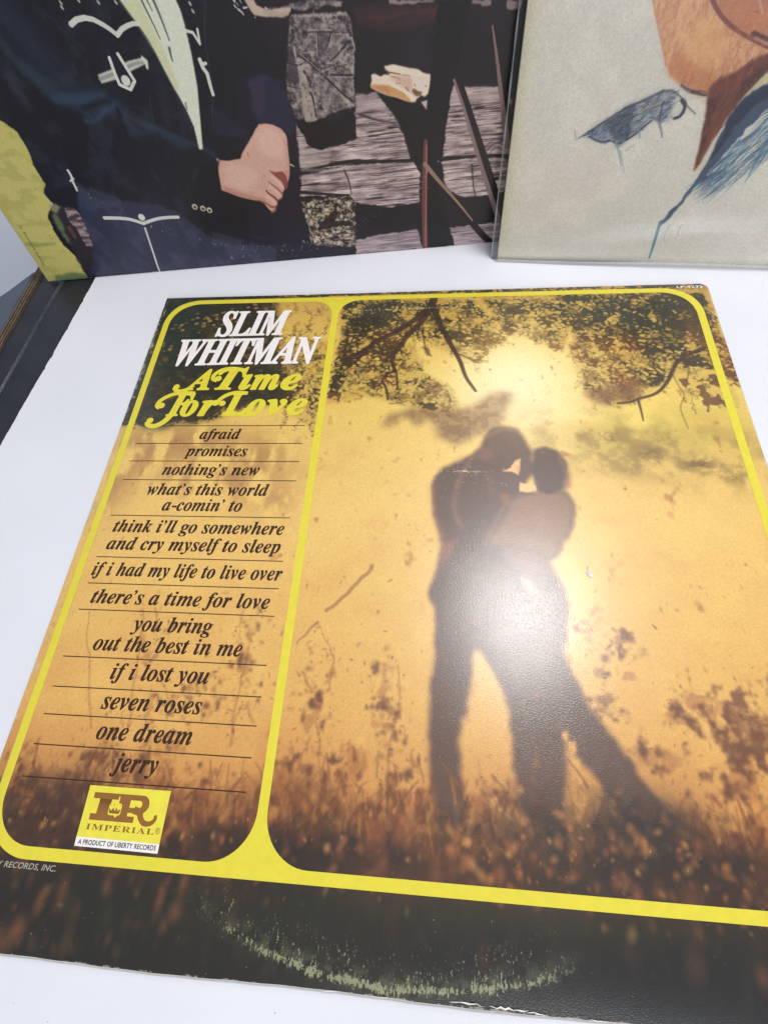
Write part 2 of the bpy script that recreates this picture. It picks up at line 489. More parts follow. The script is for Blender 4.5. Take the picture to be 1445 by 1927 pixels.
    for pts, w0, w1, a in [
        ([(139.3,140.2),(135.4,134.8),(129.4,127.8),(123.5,121.8),(121.3,119.9)], 1.7, 1.5, .85), ([(118.2,114.6),(114.6,110.4),(110.7,105.7)], 1.3, .6, .8),
        ([(126.5,102.0),(126.2,96.8),(126.0,88.5)], .7, .9, .6), ([(115.4,94.7),(117.2,90.6),(119.4,87.4)], 1.2, .8, .6),
        ([(122.0,76.4),(124.0,71.2),(125.0,62.4),(127.5,52.0)], .9, .6, .6),
        ([(152.2,98.9),(153.7,86.7)], .8, 1.2, .5), ([(152.2,81.1),(150.3,71.1),(150.4,61.7)], .7, 1.2, .5),
        ([(119.9,112.4),(124.3,105.4),(125.6,102.0)], .5, .4, .5), ([(128.9,64.1),(133.0,63.6),(135.7,70.3)], 1.0, .7, .5), ([(154.9,77.4),(156.7,73.0)], .8, .8, .5),
        ([(42.0,117.8),(43.4,109.8),(45.5,99.6),(46.4,87.4),(47.9,79.6),(49.3,70.7)], 1.1, .8, .5), ([(47.1,118.0),(50.2,111.8),(49.3,108.3)], 1.3, .9, .5),
        ([(17.4,115.1),(20.6,104.6),(25.4,94.6),(29.9,80.3),(34.3,69.9)], .5, .9, .5), ([(90.8,67.2),(90.2,74.3),(89.9,84.0),(91.0,95.8),(91.3,105.7)], 1.2, .5, .5),
        ([(90.8,71.5),(91.2,77.3),(92.8,81.9)], 1.0, .6, .5), ([(94.0,117.9),(91.5,121.4)], .7, .5, .5), ([(94.4,82.0),(98.1,75.5)], 1.4, 1.0, .5),
        ([(46.2,97.1),(53.9,91.7),(59.7,86.4),(63.9,80.4)], .8, .8, .4), ([(44.6,76.4),(47.7,69.1),(47.0,60.5)], .7, .5, .4),
        ([(54.2,75.4),(59.2,69.8),(57.6,63.9)], .8, .6, .4), ([(85.9,108.9),(89.2,100.6),(89.5,95.0)], .6, .6, .5)]:
        P = []
        for (x0, y0), (x1, y1) in zip(pts[:-1], pts[1:]):
            for t in (0, .33, .66):
                P.append((x0 + (x1 - x0) * t + rnd.uniform(-.5, .5), y0 + (y1 - y0) * t + rnd.uniform(-.4, .4)))
        P.append(pts[-1])
        p.ink(p.stroke(P, w0, w1, 0.8), wd, a * .6)
        if w0 < 1.25:
            for (x0, y0) in P[::2]:
                for _ in range(3):
                    p.stamp(x0 + rnd.gauss(0, 1.6), y0 + rnd.gauss(0, 1.6), rnd.uniform(.3, .7), wd, rnd.uniform(.15, .5), rnd.uniform(0, 3), 1.8, 1.0)
    # leafy clusters on the weeds: patches of noise
    W = np.zeros((n, n), np.float32)
    for cx, cy, rx, ry, a in [(122,84,8,12,0.80),(119,98,6,8,0.50),(147,83,10,8,0.60),(151,71,8,13,0.60),(129,64,14,5,0.60),(117,60,12,11,0.60),(156,57,11,7,0.70),(188,56,11,7,0.70),(227,117,8,13,0.50),(233,107,10,12,0.65),(227,86,11,7,0.60),(243,73,12,9,0.70),(260,86,13,11,0.85),(274,78,14,16,1.00),(264,64,15,10,0.80),(286,96,11,10,0.70),(66,79,13,12,0.60),(80,86,11,12,0.70),(67,68,12,9,0.60),(90,99,9,13,0.60),(92,112,9,9,0.50),(57,57,18,9,0.70),(83,53,16,7,0.60),(52,106,11,14,0.40),(96,81,6,12,0.60),(37,59,13,7,0.60),(11,56,9,7,0.60),(236,59,10,6,0.70),(140,99,13,13,0.35),(250,45,13,4,0.50)]:
        W = np.maximum(W, p.blob(cx, cy, rx, ry) * a)
    wl = p.fbm(2.6, 3.2, 4, 41, 0.66)
    p.full(sstep(p.fbm(7, 7, 3, 43), 0.80 - 0.42 * W, 1.0 - 0.42 * W) * sstep(W, .05, .3), (152, 98, 60), 0.5)
    p.full(p.blur(sstep(wl, 0.74 - 0.42 * W, 0.98 - 0.42 * W) * sstep(W, .05, .25), 3), (100, 62, 44), 0.92)
    for _ in range(2600):
        x, y = rnd.uniform(2, 311), rnd.uniform(40, 150)
        if rnd.random() < float(W[int(y * p.k), int(x * p.k)]) * .9 + .015:
            p.stamp(x, y, rnd.uniform(.3, .8), rnd.choice([(120, 74, 50), (146, 96, 60), (100, 62, 46)]), rnd.uniform(.2, .6), rnd.uniform(0, 3), rnd.uniform(1, 2.6), .9)
    for pts, a in [([(234.2,111.0),(236.8,116.6),(240.4,115.1),(244.3,116.1),(242.9,112.1),(239.1,111.2),(237.1,105.1),(235.2,105.0),(236.7,110.3)], .9), ([(228.2,101.7),(231.2,102.6),(229.7,96.7),(227.7,98.0)], .8),
                ([(244.0,109.9),(247.9,107.0),(245.7,106.6)], .7), ([(270.8,90.9),(276.9,96.8),(278.3,94.1),(278.3,90.0),(284.0,86.2),(284.9,76.0),(277.0,75.5),(273.3,81.7),(271.2,84.2),(267.5,85.4)], .85),
                ([(266.1,94.8),(270.3,97.9),(271.7,96.5),(267.2,93.5),(265.5,92.0)], .7), ([(260.1,89.0),(265.8,90.0),(261.7,87.1)], .6),
                ([(224.0,90.7),(229.8,91.7),(232.4,89.7),(229.8,86.8),(226.4,87.3)], .6), ([(143.6,85.4),(145.6,87.1),(147.1,84.0),(144.6,83.0)], .8),
                ([(149.2,83.7),(152.9,84.3),(153.4,82.3),(150.6,81.8)], .7), ([(117.9,72.4),(119.5,73.2),(119.6,72.1)], .8)]:
        p.ink(p.poly(pts, 0.8, 1.6, 2.2), (110, 70, 50), a * (.55 + .45 * sstep(fine, .38, .58)))
    # ---- the couple
    man = [(192.0,213.0),(198.2,214.2),(204.3,213.0),(207.7,205.4),(210.3,200.4),(210.2,188.3),(203.8,178.0),(223.6,177.9),(225.9,173.4),(226.4,166.9),(223.8,159.0),(219.1,152.1),(217.3,147.6),(213.1,144.5),(215.9,138.9),(218.9,129.9),(219.0,121.9),(216.5,112.1),(215.8,107.7)]
    man += [(215.4,106.4),(217.4,100.5),(220.1,94.8),(223.4,85.8),(227.0,81.2),(231.6,74.2),(235.5,68.7),(238.6,63.3),(241.2,59.3),(243.9,56.5),(248.2,52.2),(240.0,44.9),(230.3,47.6),(228.3,50.9),(225.1,56.5),(223.3,62.4),(219.8,67.2),(216.8,70.8),(214.5,75.2),(213.0,77.8),(213.1,69.3),(212.5,62.4),(211.2,55.6),(209.2,48.5),(202.0,48.0),(195.7,53.4),(195.2,61.3),(194.8,74.1),(193.9,85.6),(191.3,93.4),(187.1,101.4),(183.4,107.0)]
    man += [(181.3,105.2),(179.9,96.0),(178.0,81.7),(176.0,80.0),(175.0,73.3),(175.9,65.4),(176.9,58.5),(177.7,48.6),(174.3,45.1),(169.1,46.1),(167.1,52.5),(165.4,63.3),(165.2,73.5),(165.4,91.2),(166.8,102.0),(166.5,121.5)]
    man += [(166.1,123.3),(163.9,128.1),(164.3,132.3),(167.5,140.4),(168.2,145.6),(169.2,151.7),(167.0,159.4),(165.5,165.0),(164.2,175.8),(164.5,181.8),(168.1,189.7),(175.6,193.4),(181.7,197.1),(186.3,201.7),(188.8,208.2)]
    haze = p.poly(man, 2.4)
    p.ink(haze, (164, 112, 78), 0.7)
    p.ink(p.poly(man, 1.5, 0.6, 3), (82, 62, 54), 0.93)
    p.ink(p.poly(man, 3.0), (96, 74, 68), .5 * sstep(p.fbm(8, 10, 4, 61), .48, .7))
    dress = [(198.5,172.9),(203.7,176.3),(213.7,177.7),(223.5,177.4),(225.9,173.4),(225.9,166.9),(223.4,159.0),(218.7,152.1),(216.6,147.6),(213.1,145.3),(207.5,149.6),(200.8,151.7),(191.3,150.7),(187.9,152.1),(190.1,156.8),(194.5,161.6),(196.8,166.4)]
    p.ink(p.poly(dress, 2.2, 0.4), (140, 104, 78), 0.85)
    p.ink(p.poly([(199.5,152.4),(207.5,149.6),(213.1,145.3),(215.2,138.8),(206.6,137.9),(201.5,139.9),(196.4,144.8),(194.0,150.0)], 2.0), (128, 88, 74), 0.7)
    p.ink(p.poly([(201.4,138.4),(205.8,135.7),(209.3,129.6),(206.0,129.5),(202.4,133.5)], 1.2), (186, 132, 108), 0.6)
    p.ink(p.poly([(211.1,200.8),(216.4,202.5),(222.1,200.0),(225.5,193.7),(225.4,185.9),(223.0,179.1),(216.5,176.9),(210.9,178.1),(209.5,188.3)], 1.2), (58, 40, 42), 0.85)
    p.ink(p.poly([(225.3,195.5),(226.7,187.6),(226.3,180.8),(223.6,178.3),(223.1,183.3),(225.3,187.6)], 1.4), (150, 96, 76), 0.7)
    p.ink(p.poly([(186.3,201.7),(191.6,200.8),(193.0,196.2),(188.4,193.5),(183.2,196.2)], 1.8), (118, 84, 78), 0.7)
    p.ink(p.poly([(188.9,187.3),(192.6,187.3),(192.3,177.9),(189.3,176.1)], 1.5), (108, 76, 70), 0.6)
    p.ink(p.poly([(169.2,151.7),(175.4,154.1),(173.3,147.2),(169.2,141.1),(167.5,142.6)], 1.6), (146, 92, 72), 0.6)
    p.ink(p.poly([(164.1,180.9),(168.1,188.0),(166.1,172.4),(169.1,159.5),(171.3,152.5),(168.1,152.4),(164.7,165.8)], 1.5), (112, 76, 66), 0.6)
    p.ink(p.poly([(203.4,119.3),(218.9,129.9),(218.7,121.9),(216.2,109.0),(210.0,100.0),(205.2,99.8)], 3.0), (104, 76, 68), 0.5)
    for pts in [[(195.6,188.9),(199.4,190.4),(202.6,194.9),(204.9,195.4),(204.1,190.0),(203.5,186.4),(200.7,188.3)], [(203.5,182.9),(206.9,181.8),(210.4,180.8),(210.8,178.1),(206.6,177.6),(203.4,178.2)]]:
        p.ink(p.poly(pts, 0.6, 0.3, 2), (226, 182, 128), 0.95)
    for pts, w, a in [([(182.4,196.2),(175.6,182.8),(173.4,169.2),(176.9,159.6)], 2.2, .5), ([(197.8,172.9),(191.7,161.5),(187.2,152.1)], 1.6, .6), ([(206.1,169.8),(212.5,161.9),(214.3,151.2)], 2.2, .35), ([(190.3,208.2),(196.7,213.0),(204.2,211.6)], 1.8, .5), ([(222.5,196.4),(224.6,188.5),(223.1,179.9)], 1.6, .5)]:
        p.ink(p.stroke(pts, w, w, 2.2), (134, 100, 88), a)
    p.full(p.blob(204, 228, 27, 26), (240, 214, 172), .34)  # haze of a reflection on the card, painted over the heads
    # light between the skirt and the leg
    for pts in [[(212.3,77.7),(214.1,78.5),(214.7,75.9),(213.1,75.1)], [(214.4,74.6),(217.3,75.4),(217.4,72.8),(214.8,71.3)], [(214.9,69.4),(217.7,69.6),(217.1,67.3),(215.0,66.9)],
                [(216.9,65.1),(220.9,64.7),(223.1,61.2),(220.4,61.0),(216.6,62.6)], [(214.9,58.8),(218.3,60.3),(220.1,58.0),(216.9,53.6),(215.9,50.6),(212.8,52.2),(213.9,55.8)],
                [(221.2,56.8),(223.2,56.4),(222.2,54.0),(221.0,54.5)], [(225.3,57.7),(227.9,57.9),(228.7,53.8),(230.9,51.6),(228.2,50.3),(226.1,53.6)], [(207.0,52.7),(210.3,53.5),(210.8,51.5),(208.1,50.7)]]:
        p.ink(p.poly(pts, 0.7, 0.5, 2), (220, 160, 88), 0.85)
    p.ink(p.poly([(213.7,74.5),(216.8,64.5),(223.2,61.8),(225.1,56.5),(219.2,50.3),(211.9,49.8),(212.5,62.4)], 1.5, 1.0, 3), (170, 112, 62), 0.4 * sstep(fine, 0.42, 0.6))
    # ---- grass in the foreground, tops first
    G = sstep(58 + (p.fbm(22, 22, 3, 51) - 0.5) * 26 - Y, -14, 22)
    gr = p.fbm(2.6, 5.0, 4, 52, 0.62)
    gb = p.fbm(7.0, 9.0, 3, 57, 0.6)
    p.full(sstep(gb, 0.74 - 0.40 * G, 0.96 - 0.40 * G), (150, 92, 52), 0.6)
    p.full(p.blur(sstep(gr, 0.74 - 0.40 * G, 0.96 - 0.40 * G), 2), (106, 62, 40), 0.85)
    for _ in range(900):
        x = rnd.uniform(0, 312); y = rnd.gauss(44, 7)
        h = rnd.uniform(2, 9); l = rnd.gauss(0, 3.0)
        c = rnd.choice([(92, 52, 34), (70, 44, 34), (140, 88, 48), (196, 132, 70), (110, 64, 40)])
        if y > 50 and rnd.random() < 0.6: c = (118, 70, 44)
        p.ink(p.stroke([(x, y), (x + l * .4, y + h * .5), (x + l, y + h)], rnd.uniform(.6, 1.6), 0.5, 0.9), c, rnd.uniform(.15, .5))
    base = sstep(43 + (p.fbm(16, 10, 3, 55) - 0.5) * 22 - Y, -4, 8)
    p.full(base, ramp(p.fbm(30, 14, 3, 56), [(.3, (38, 34, 28)), (.5, (50, 36, 29)), (.7, (68, 44, 33))]), 0.86)
    for x, y, rx, ry, a in [(206,46,19,9,0.90),(234,50,19,10,0.90),(249,46,13,7,0.80),(173,46,11,6,0.60),(132,38,22,6,0.70),(121,36,15,6,0.70),(221,37,25,7,0.80),(155,38,14,6,0.60),(265,40,13,7,0.70),(33,46,22,10,0.60),(51,37,23,8,0.60),(96,36,11,8,0.60)]:
        p.full(p.blob(x, y, rx, ry) * (.5 + .5 * sstep(gb, .35, .6)), (44, 34, 31), a)
    p.full(sstep(26 - Y, -6, 10), (30, 29, 26), 0.85)
    for _ in range(700):
        x, y = rnd.uniform(0, 312), rnd.gauss(40, 9)
        c = rnd.choice([(168, 106, 58), (140, 84, 50), (206, 148, 82), (98, 60, 40)])
        p.stamp(x, y, rnd.uniform(.5, 2.2), c, rnd.uniform(.15, .6), 1.57 + rnd.gauss(0, .6), rnd.uniform(1, 1.8), 1.0)
    for _ in range(420):
        x, y = rnd.uniform(0, 312), rnd.uniform(2, 32)
        w = 1.0 if x < 70 else 0.35
        p.stamp(x, y, rnd.uniform(1.0, 3.2), rnd.choice([(116, 72, 50), (96, 60, 44), (80, 56, 40), (58, 56, 36)]), rnd.uniform(.1, .5) * w, 1.5 + rnd.gauss(0, .3), rnd.uniform(1.2, 2.4), 1.0)
    for x, y, r, a, A in [(34,15,2.6,0.50,2.2),(29,7,4.0,0.45,1.4),(41,20,2.4,0.35,2.0),(76,19,2.2,0.60,3.0),(83,24,2.0,0.45,2.5),(82,16,3.2,0.60,1.2),(79,12,2.2,0.45,1.5),(56,21,2.0,0.40,1.6),(195,35,1.4,0.80,1.2),(189,33,2.0,0.40,2.0),(231,31,2.2,0.60,2.0),(225,35,2.0,0.50,2.0),(264,14,3.0,0.50,1.5),(146,41,5.0,0.40,1.3),(157,45,6.0,0.40,1.2),(173,38,3.0,0.40,2.0),(168,33,3.0,0.35,2.0),(247,31,4.0,0.30,1.5),(150,34,3.0,0.40,2.0),(25,3,4.0,0.40,1.2),(245,15,4.0,0.30,1.5),(135,37,3.0,0.30,1.5)]:
        p.stamp(x, y, r, (158, 92, 60), a, 1.45, A, 1.0)
    p.full(p.blob(95, 15, 60, 7), (42, 44, 30), 0.35)
    p.full(p.blob(190, 22, 70, 4), (40, 46, 28), 0.45)
    p.full(p.blob(250, 3, 80, 12), (34, 36, 42), 0.6)
    # heavier corner of dark grass in the left column
    p.full(p.place(p.poly([(9.4,41.8),(9.3,49.9),(13.4,54.3),(22.4,52.7),(29.3,49.7),(38.9,50.3),(40.3,37.4),(42.0,28.2),(17.9,29.6)], 5, 3, 9)), (72, 46, 38), 0.62 * sstep(fine, .3, .55))
    # ---- wear: ring of the record rubbed through the ink, scuffs, chipped edges
    R = np.hypot(X - 156.5, Y - 153.5)
    wn = p.noise(0.4, 1.2, 71) * 0.45 + p.noise(0.35, 0.35, 72) * 0.3 + p.fbm(5, 5, 2, 73) * 0.25
    band = np.exp(-((R - 151.2 - 1.2 * (p.noise(7, 7, 74) - .5)) / 1.35) ** 2)
    along = sstep(X, 74, 112) * (1 - sstep(X, 196, 218)) * (Y < 60)
    tint = np.interp(X, [70, 110, 150, 215], [0.35, 0.8, 1.0, 0.75]).astype(np.float32)
    tall = np.exp(-np.clip(151.5 - R, 0, 99) / 4.5) * np.exp(-np.clip(R - 151.5, 0, 99) / 0.8)
    p.full(sstep(wn + (band * 0.26 + tall * .10) * along * tint, 0.66, 0.84) * along * sstep(tall, .03, .2), (172, 176, 140), 0.72)
    p.full(np.exp(-((R - 150.0) / 3.0) ** 2) * along * tint * sstep(p.fbm(3, 3, 3, 77), .3, .6), (128, 130, 104), .38)
    top = np.exp(-((R - 143.5) / 0.9) ** 2) * sstep(X, 108, 120) * (1 - sstep(X, 196, 215)) * (Y > 200)
    top2 = np.exp(-((Y - 296.5 - (X - 150) * 0.012) / 0.9) ** 2) * sstep(X, 112, 122) * (1 - sstep(X, 170, 205))
    p.full(sstep(wn + np.maximum(top * .6, top2) * 0.26, 0.72, 0.82) * (np.maximum(top, top2) > .08), (196, 200, 160), 0.6)
    for x, y, w, cnt in [(180, 186, 12, 60), (192, 181, 10, 40), (132, 168, 10, 40), (136, 160, 8, 30), (275, 178, 20, 20), (302, 196, 5, 14), (262, 240, 14, 30), (252, 248, 10, 30), (150, 110, 22, 26)]:
        for _ in range(cnt):
            p.stamp(rnd.gauss(x, w * .6), rnd.gauss(y, 4.0), rnd.uniform(.1, .24), (240, 218, 180), rnd.uniform(.1, .5), rnd.gauss(0, .3), rnd.uniform(1, 4), 0.7)
    for _ in range(420):
        p.stamp(rnd.uniform(0, 312), rnd.uniform(0, 312), rnd.uniform(.08, .2), (226, 214, 186), rnd.uniform(.2, .6), rnd.uniform(0, 3), rnd.uniform(1, 3), 0.6)
    for k in range(26):
        x = rnd.gauss(181, 6)
        p.ink(p.stroke([(x, 188.3 + rnd.gauss(0, .5)), (x + rnd.uniform(.5, 2.5), 188.2 + rnd.gauss(0, .5))], .22, .1, .2), (244, 222, 188), rnd.uniform(.3, .9))
    ed = np.minimum(np.minimum(X, S - X), np.minimum(Y, S - Y))
    en = p.fbm(2.5, 2.5, 4, 81, .7)
    p.full(sstep(en - ed * 0.5, 0.42, 0.56), (198, 190, 176), 0.6)
    lf = np.exp(-(X / 1.0) ** 2) * p.blob(0, 250, 3, 45)
    p.full(sstep(en + lf * .3, .55, .7) * (X < 2.5), (190, 186, 178), 0.6)
    p.img *= np.array((1.03, 1.025, 0.97), np.float32)
    # print grain
    p.img *= (1 + (p.noise(0.32, 0.32, 91) - 0.5) * 0.09 + (p.noise(0.7, 0.7, 92) - 0.5) * 0.03)[..., None]
    return p.image('meadow_print')


# ------------------------------------------------------------------ the picture of the man in the piped black jacket
def paint_cowboy():
    p = Print(1450, S, 2)
    rnd = random.Random(11)
    n = p.n
    Y = np.repeat(p.ax[:, None], n, 1); X = Y.T
    fine = p.fbm(2.2, 2.2, 4, 3); mid = p.fbm(12, 12, 4, 4)
    p.img[:] = np.array((22, 17, 22), np.float32)
    p.full(sstep(mid, .4, .7), (32, 24, 34), .7)
    # wood: log wall behind, painted grain first and then cut out
    gr = p.fbm(16, 0.9, 4, 11, .7); gr2 = p.fbm(5, 3.2, 3, 12)
    ang = p.fbm(9, 2.4, 3, 13)
    wood = 1.2 * ramp(gr * .65 + gr2 * .15 + ang * .2, [(.28, (56, 44, 46)), (.40, (96, 82, 82)), (.50, (130, 114, 114)), (.60, (158, 142, 138)), (.75, (192, 176, 168))])
    crack = sstep(p.noise(11, .55, 14), .80, .90)[..., None]
    wood = wood * (1 - crack * .75) + np.array((24, 18, 22), np.float32) * crack * .75
    knots = ramp(p.fbm(2.6, 2.2, 4, 15, .7), [(.28, (52, 44, 46)), (.42, (92, 82, 84)), (.58, (128, 117, 116)), (.72, (162, 150, 142))])
    def put(pts, tex, a=1.0, soft=.35, warp=.5, ws=3):
        p.ink(p.poly(pts, soft, warp, ws), tex, a)
    put([(181.3,72.8),(185.8,61.5),(192.5,59.1),(200.3,60.3),(210.9,62.1),(213.4,81.1),(224.0,81.0),(229.6,74.6),(235.2,64.5),(239.9,50.1),(223.3,51.0),(207.8,51.4),(193.0,49.7),(178.6,51.0)], wood)
    put([(213.4,81.1),(224.0,81.0),(229.6,74.6),(212.6,74.9)], (176, 158, 156), .7, 1.2)
    put([(181.4,71.1),(185.1,60.7),(196.8,58.7),(195.4,50.5),(178.7,51.5)], (176, 160, 152), .55, 1.5)
    put([(178.3,47.5),(192.9,49.2),(207.7,50.4),(242.0,48.9),(244.6,43.7),(243.6,27.8),(227.1,26.8),(206.2,31.2),(203.3,35.3),(175.5,37.2)], wood, 1.0)
    put([(261.1,81.3),(268.1,79.5),(286.0,78.4),(291.2,71.8),(294.0,48.2),(278.2,48.6),(256.3,49.1),(259.3,69.5)], wood)
    put([(261.1,81.3),(268.1,79.5),(286.0,78.4),(286.6,72.2),(271.4,73.5),(260.2,72.8)], (180, 160, 160), .7, 1.2)
    put([(256.3,48.4),(289.2,47.2),(293.9,44.3),(295.5,30.8),(285.5,28.0),(268.1,28.4),(258.7,34.1)], wood)
    put([(204.0,9.6),(219.8,11.3),(242.0,12.4),(244.8,0.3),(203.4,-0.2)], (150, 132, 140), .95); put([(204.0,9.6),(242.0,12.4),(244.8,0.3),(203.4,-0.2)], wood, .55)
    put([(257.6,12.2),(274.8,11.8),(291.7,12.1),(293.1,-2.1),(261.7,-0.6)], (156, 138, 146), .95); put([(257.6,12.2),(291.7,12.1),(293.1,-2.1),(261.7,-0.6)], wood, .55)
    # cut log ends
    blk = [(188.2,112.7),(199.0,112.2),(212.7,111.6),(214.1,110.3),(215.2,107.6),(215.2,104.2),(215.5,98.5),(214.6,93.7),(213.4,87.8),(213.2,82.1),(212.4,76.4),(209.5,75.9),(205.3,75.4),(199.1,74.5),(196.1,73.1),(193.3,72.8),(191.7,72.0),(186.6,72.2),(185.1,73.5),(181.3,73.5),(181.0,78.1),(179.7,81.2),(178.7,82.7),(180.4,88.9),(181.2,92.7),(183.3,97.5),(184.9,103.6),(186.1,107.8),(186.8,111.2)]
    put(blk, knots, 1, .3, .3, 1.5)
    pale, dk_ = (178, 162, 152), (46, 37, 42)
    put([(188.5,112.6),(212.7,111.5),(213.7,110.2),(204.7,110.5),(195.7,111.2),(188.2,111.6)], pale, .7, .5, .3)
    put([(186.0,94.7),(190.2,95.4),(191.4,90.5),(191.9,86.6),(193.5,81.1),(191.8,72.2),(186.2,72.3),(186.3,79.0),(187.1,87.0),(186.4,88.6)], (172, 156, 140), .75, .5, .3)
    put([(184.1,102.2),(186.4,101.8),(186.4,97.2),(186.9,93.4),(186.7,88.6),(180.9,88.8)], (62, 52, 62), .8, .5, .3)
    put([(193.2,106.5),(205.1,105.5),(202.7,99.2),(200.4,96.9),(197.3,97.5),(198.5,105.2)], (86, 76, 86), .55, .9, .3)
    put([(204.9,83.6),(208.1,80.4),(212.0,77.0),(210.2,76.1),(207.3,79.3)], pale, .8, .3, .2)
    put([(199.0,89.1),(203.4,84.3),(207.4,79.9),(205.5,76.2),(197.0,78.1),(195.3,83.6)], (104, 92, 96), .4, 1.4, .5)
    put([(205.1,105.5),(209.4,105.4),(208.7,101.5),(205.4,100.4),(202.8,99.6)], (146, 130, 126), .5, .7, .3)
    for pts, w, c, a in [([(188.6,98.5),(190.6,97.3),(193.1,95.4),(196.9,91.8),(200.8,88.4),(204.5,84.7),(208.2,81.2),(212.2,78.5)], 1.0, dk_, .95), ([(202.8,90.1),(207.5,89.3),(213.1,89.1)], .9, dk_, .9),
                         ([(212.8,101.4),(208.2,98.2),(205.4,96.3),(202.9,95.0)], .8, dk_, .9), ([(194.8,95.7),(197.2,93.3),(200.9,92.3),(204.3,93.4),(207.0,94.4)], .6, dk_, .7), ([(206.7,92.7),(210.6,93.1)], .6, dk_, .8),
                         ([(190.0,92.4),(191.3,89.7),(191.7,86.3)], 1.2, dk_, .9), ([(191.1,84.0),(192.1,82.6),(192.0,78.5),(192.5,74.0)], 1.1, dk_, .85), ([(199.0,105.3),(198.5,101.0),(198.0,97.4)], .6, dk_, .7),
                         ([(205.2,105.5),(203.5,101.9),(201.8,99.2)], .8, dk_, .8), ([(191.8,99.9),(194.1,100.4),(196.8,99.4)], .6, dk_, .7), ([(191.0,99.2),(193.9,99.2),(196.2,98.0)], .6, pale, .6),
                         ([(194.9,107.1),(197.9,106.6),(201.6,106.7),(205.8,106.1)], .7, pale, .6), ([(193.2,106.3),(198.4,106.1),(205.6,105.2),(212.3,104.7)], .5, dk_, .7), ([(198.5,105.2),(197.3,97.5)], .4, pale, .6),
                         ([(205.4,104.1),(203.6,100.5),(201.3,98.3)], .5, pale, .6), ([(212.2,99.8),(208.0,97.0),(204.4,94.1)], .5, pale, .55), ([(190.7,97.8),(194.0,95.0),(197.0,92.3)], .5, pale, .6),
                         ([(207.4,110.3),(210.5,108.9)], .8, dk_, .85), ([(208.8,109.5),(210.1,108.5)], .6, pale, .6), ([(188.5,111.5),(188.8,109.9)], 1.6, dk_, .8), ([(187.8,107.0),(187.9,105.6)], 1.8, dk_, .8),
                         ([(188.4,109.7),(190.1,107.5),(190.6,105.6)], .6, dk_, .8), ([(187.1,101.5),(187.0,98.1)], .9, pale, .8), ([(182.4,96.5),(185.4,95.3),(187.8,94.8),(189.9,95.4)], .6, dk_, .9),
                         ([(180.6,87.6),(184.0,86.7),(187.1,85.8)], .5, dk_, .8), ([(180.0,85.0),(184.2,84.6)], .4, dk_, .7), ([(181.2,92.7),(183.5,91.7),(185.7,89.7)], .5, dk_, .7),
                         ([(213.1,105.5),(214.3,103.3)], 1.2, dk_, .8), ([(214.5,102.8),(215.3,98.1)], .6, pale, .8), ([(196.8,91.5),(199.4,91.6),(203.6,93.0)], .7, pale, .5), ([(204.2,89.1),(212.9,88.2)], .5, pale, .6)]:
        p.ink(p.stroke(pts, w, w * .8, .3), c, a)
    for _ in range(420):
        x0, y0 = [(186.8,113.4)][0]; x1, y1 = [(211.6,71.7)][0]
        x, y = rnd.uniform(x0 + 1, x1 - 1), rnd.uniform(y1 + 2, y0 - 1)
        p.stamp(x, y, rnd.uniform(.25, .7), rnd.choice([(60, 50, 54), (84, 74, 80), (164, 150, 144), (150, 134, 134)]), rnd.uniform(.2, .6), rnd.uniform(0, 3), rnd.uniform(1, 2.2), .7)
    put([(175.5,34.4),(186.7,34.5),(203.2,34.9),(206.7,30.0),(203.8,5.5),(187.8,6.4),(175.7,9.7),(177.2,19.9),(174.4,21.4)], ramp(p.fbm(3.2, 1.6, 4, 31, .7) * .6 + np.abs(p.fbm(2.6, 2.2, 3, 35) - .5) * 1.6, [(.3, (34, 27, 28)), (.42, (104, 90, 82)), (.58, (158, 142, 122)), (.8, (196, 182, 160))]), 1, .3, .8)
    put([(183.1,21.8),(189.5,23.6),(194.0,28.9),(195.9,33.2),(195.8,25.3),(192.9,22.1),(203.6,20.5),(203.4,18.8),(183.5,17.6)], (24, 18, 20), .85)
    # shadows that belong to the photographed scene
    put([(181.3,72.8),(191.5,70.9),(201.1,71.5),(212.7,75.7),(211.0,62.3),(200.3,60.1),(192.7,59.2),(185.8,61.4)], (20, 14, 20), .97)
    for pts in [[(195.5,51.5),(207.9,52.2),(223.3,50.8),(241.0,50.0)], [(178.8,49.5),(195.5,51.5)], [(256.3,48.6),(272.7,49.1),(289.1,48.1)], [(175.9,39.3),(190.7,36.9),(203.3,35.3)], [(242.0,48.9),(245.2,43.6)]]:
        p.ink(p.stroke(pts, 1.8, 1.0, .4), (20, 14, 18), .9)
    for pts in [[(273.0,44.7),(274.0,35.9),(275.6,28.8)], [(202.9,48.4),(204.8,42.0),(205.1,35.6)], [(212.9,73.5),(225.0,69.0),(235.3,67.2)]]:
        p.ink(p.stroke(pts, 1.2, .6, .4), (44, 32, 44), .7)
    for pts in [[(177.6,46.5),(192.7,48.2),(207.6,49.4),(223.2,49.1),(240.9,48.2)], [(257.5,47.0),(272.9,46.9),(289.3,46.2)], [(212.4,73.6),(220.4,75.5),(229.5,73.4),(234.2,66.4)], [(179.6,50.4),(192.9,49.0)]]:
        p.ink(p.stroke(pts, 1.6, 1.2, 1.2), (186, 168, 168), .5)
    for _ in range(90):
        cx, cy = rnd.choice([(219.4,65.9),(223.8,56.3),(216.7,41.0),(231.3,36.5),(271.9,64.9),(277.7,55.3),(269.9,39.4),(196.3,55.8)])
        x, y = rnd.gauss(cx, 9), rnd.gauss(cy, 5)
        l = rnd.uniform(5, 18); t = rnd.gauss(0, .35)
        p.ink(p.stroke([(x, y), (x + l * .5, y + t), (x + l, y + t * 2.2)], .45, .2, .35), rnd.choice([(46, 36, 44), (60, 48, 58), (176, 160, 162)]), rnd.uniform(.3, .7))
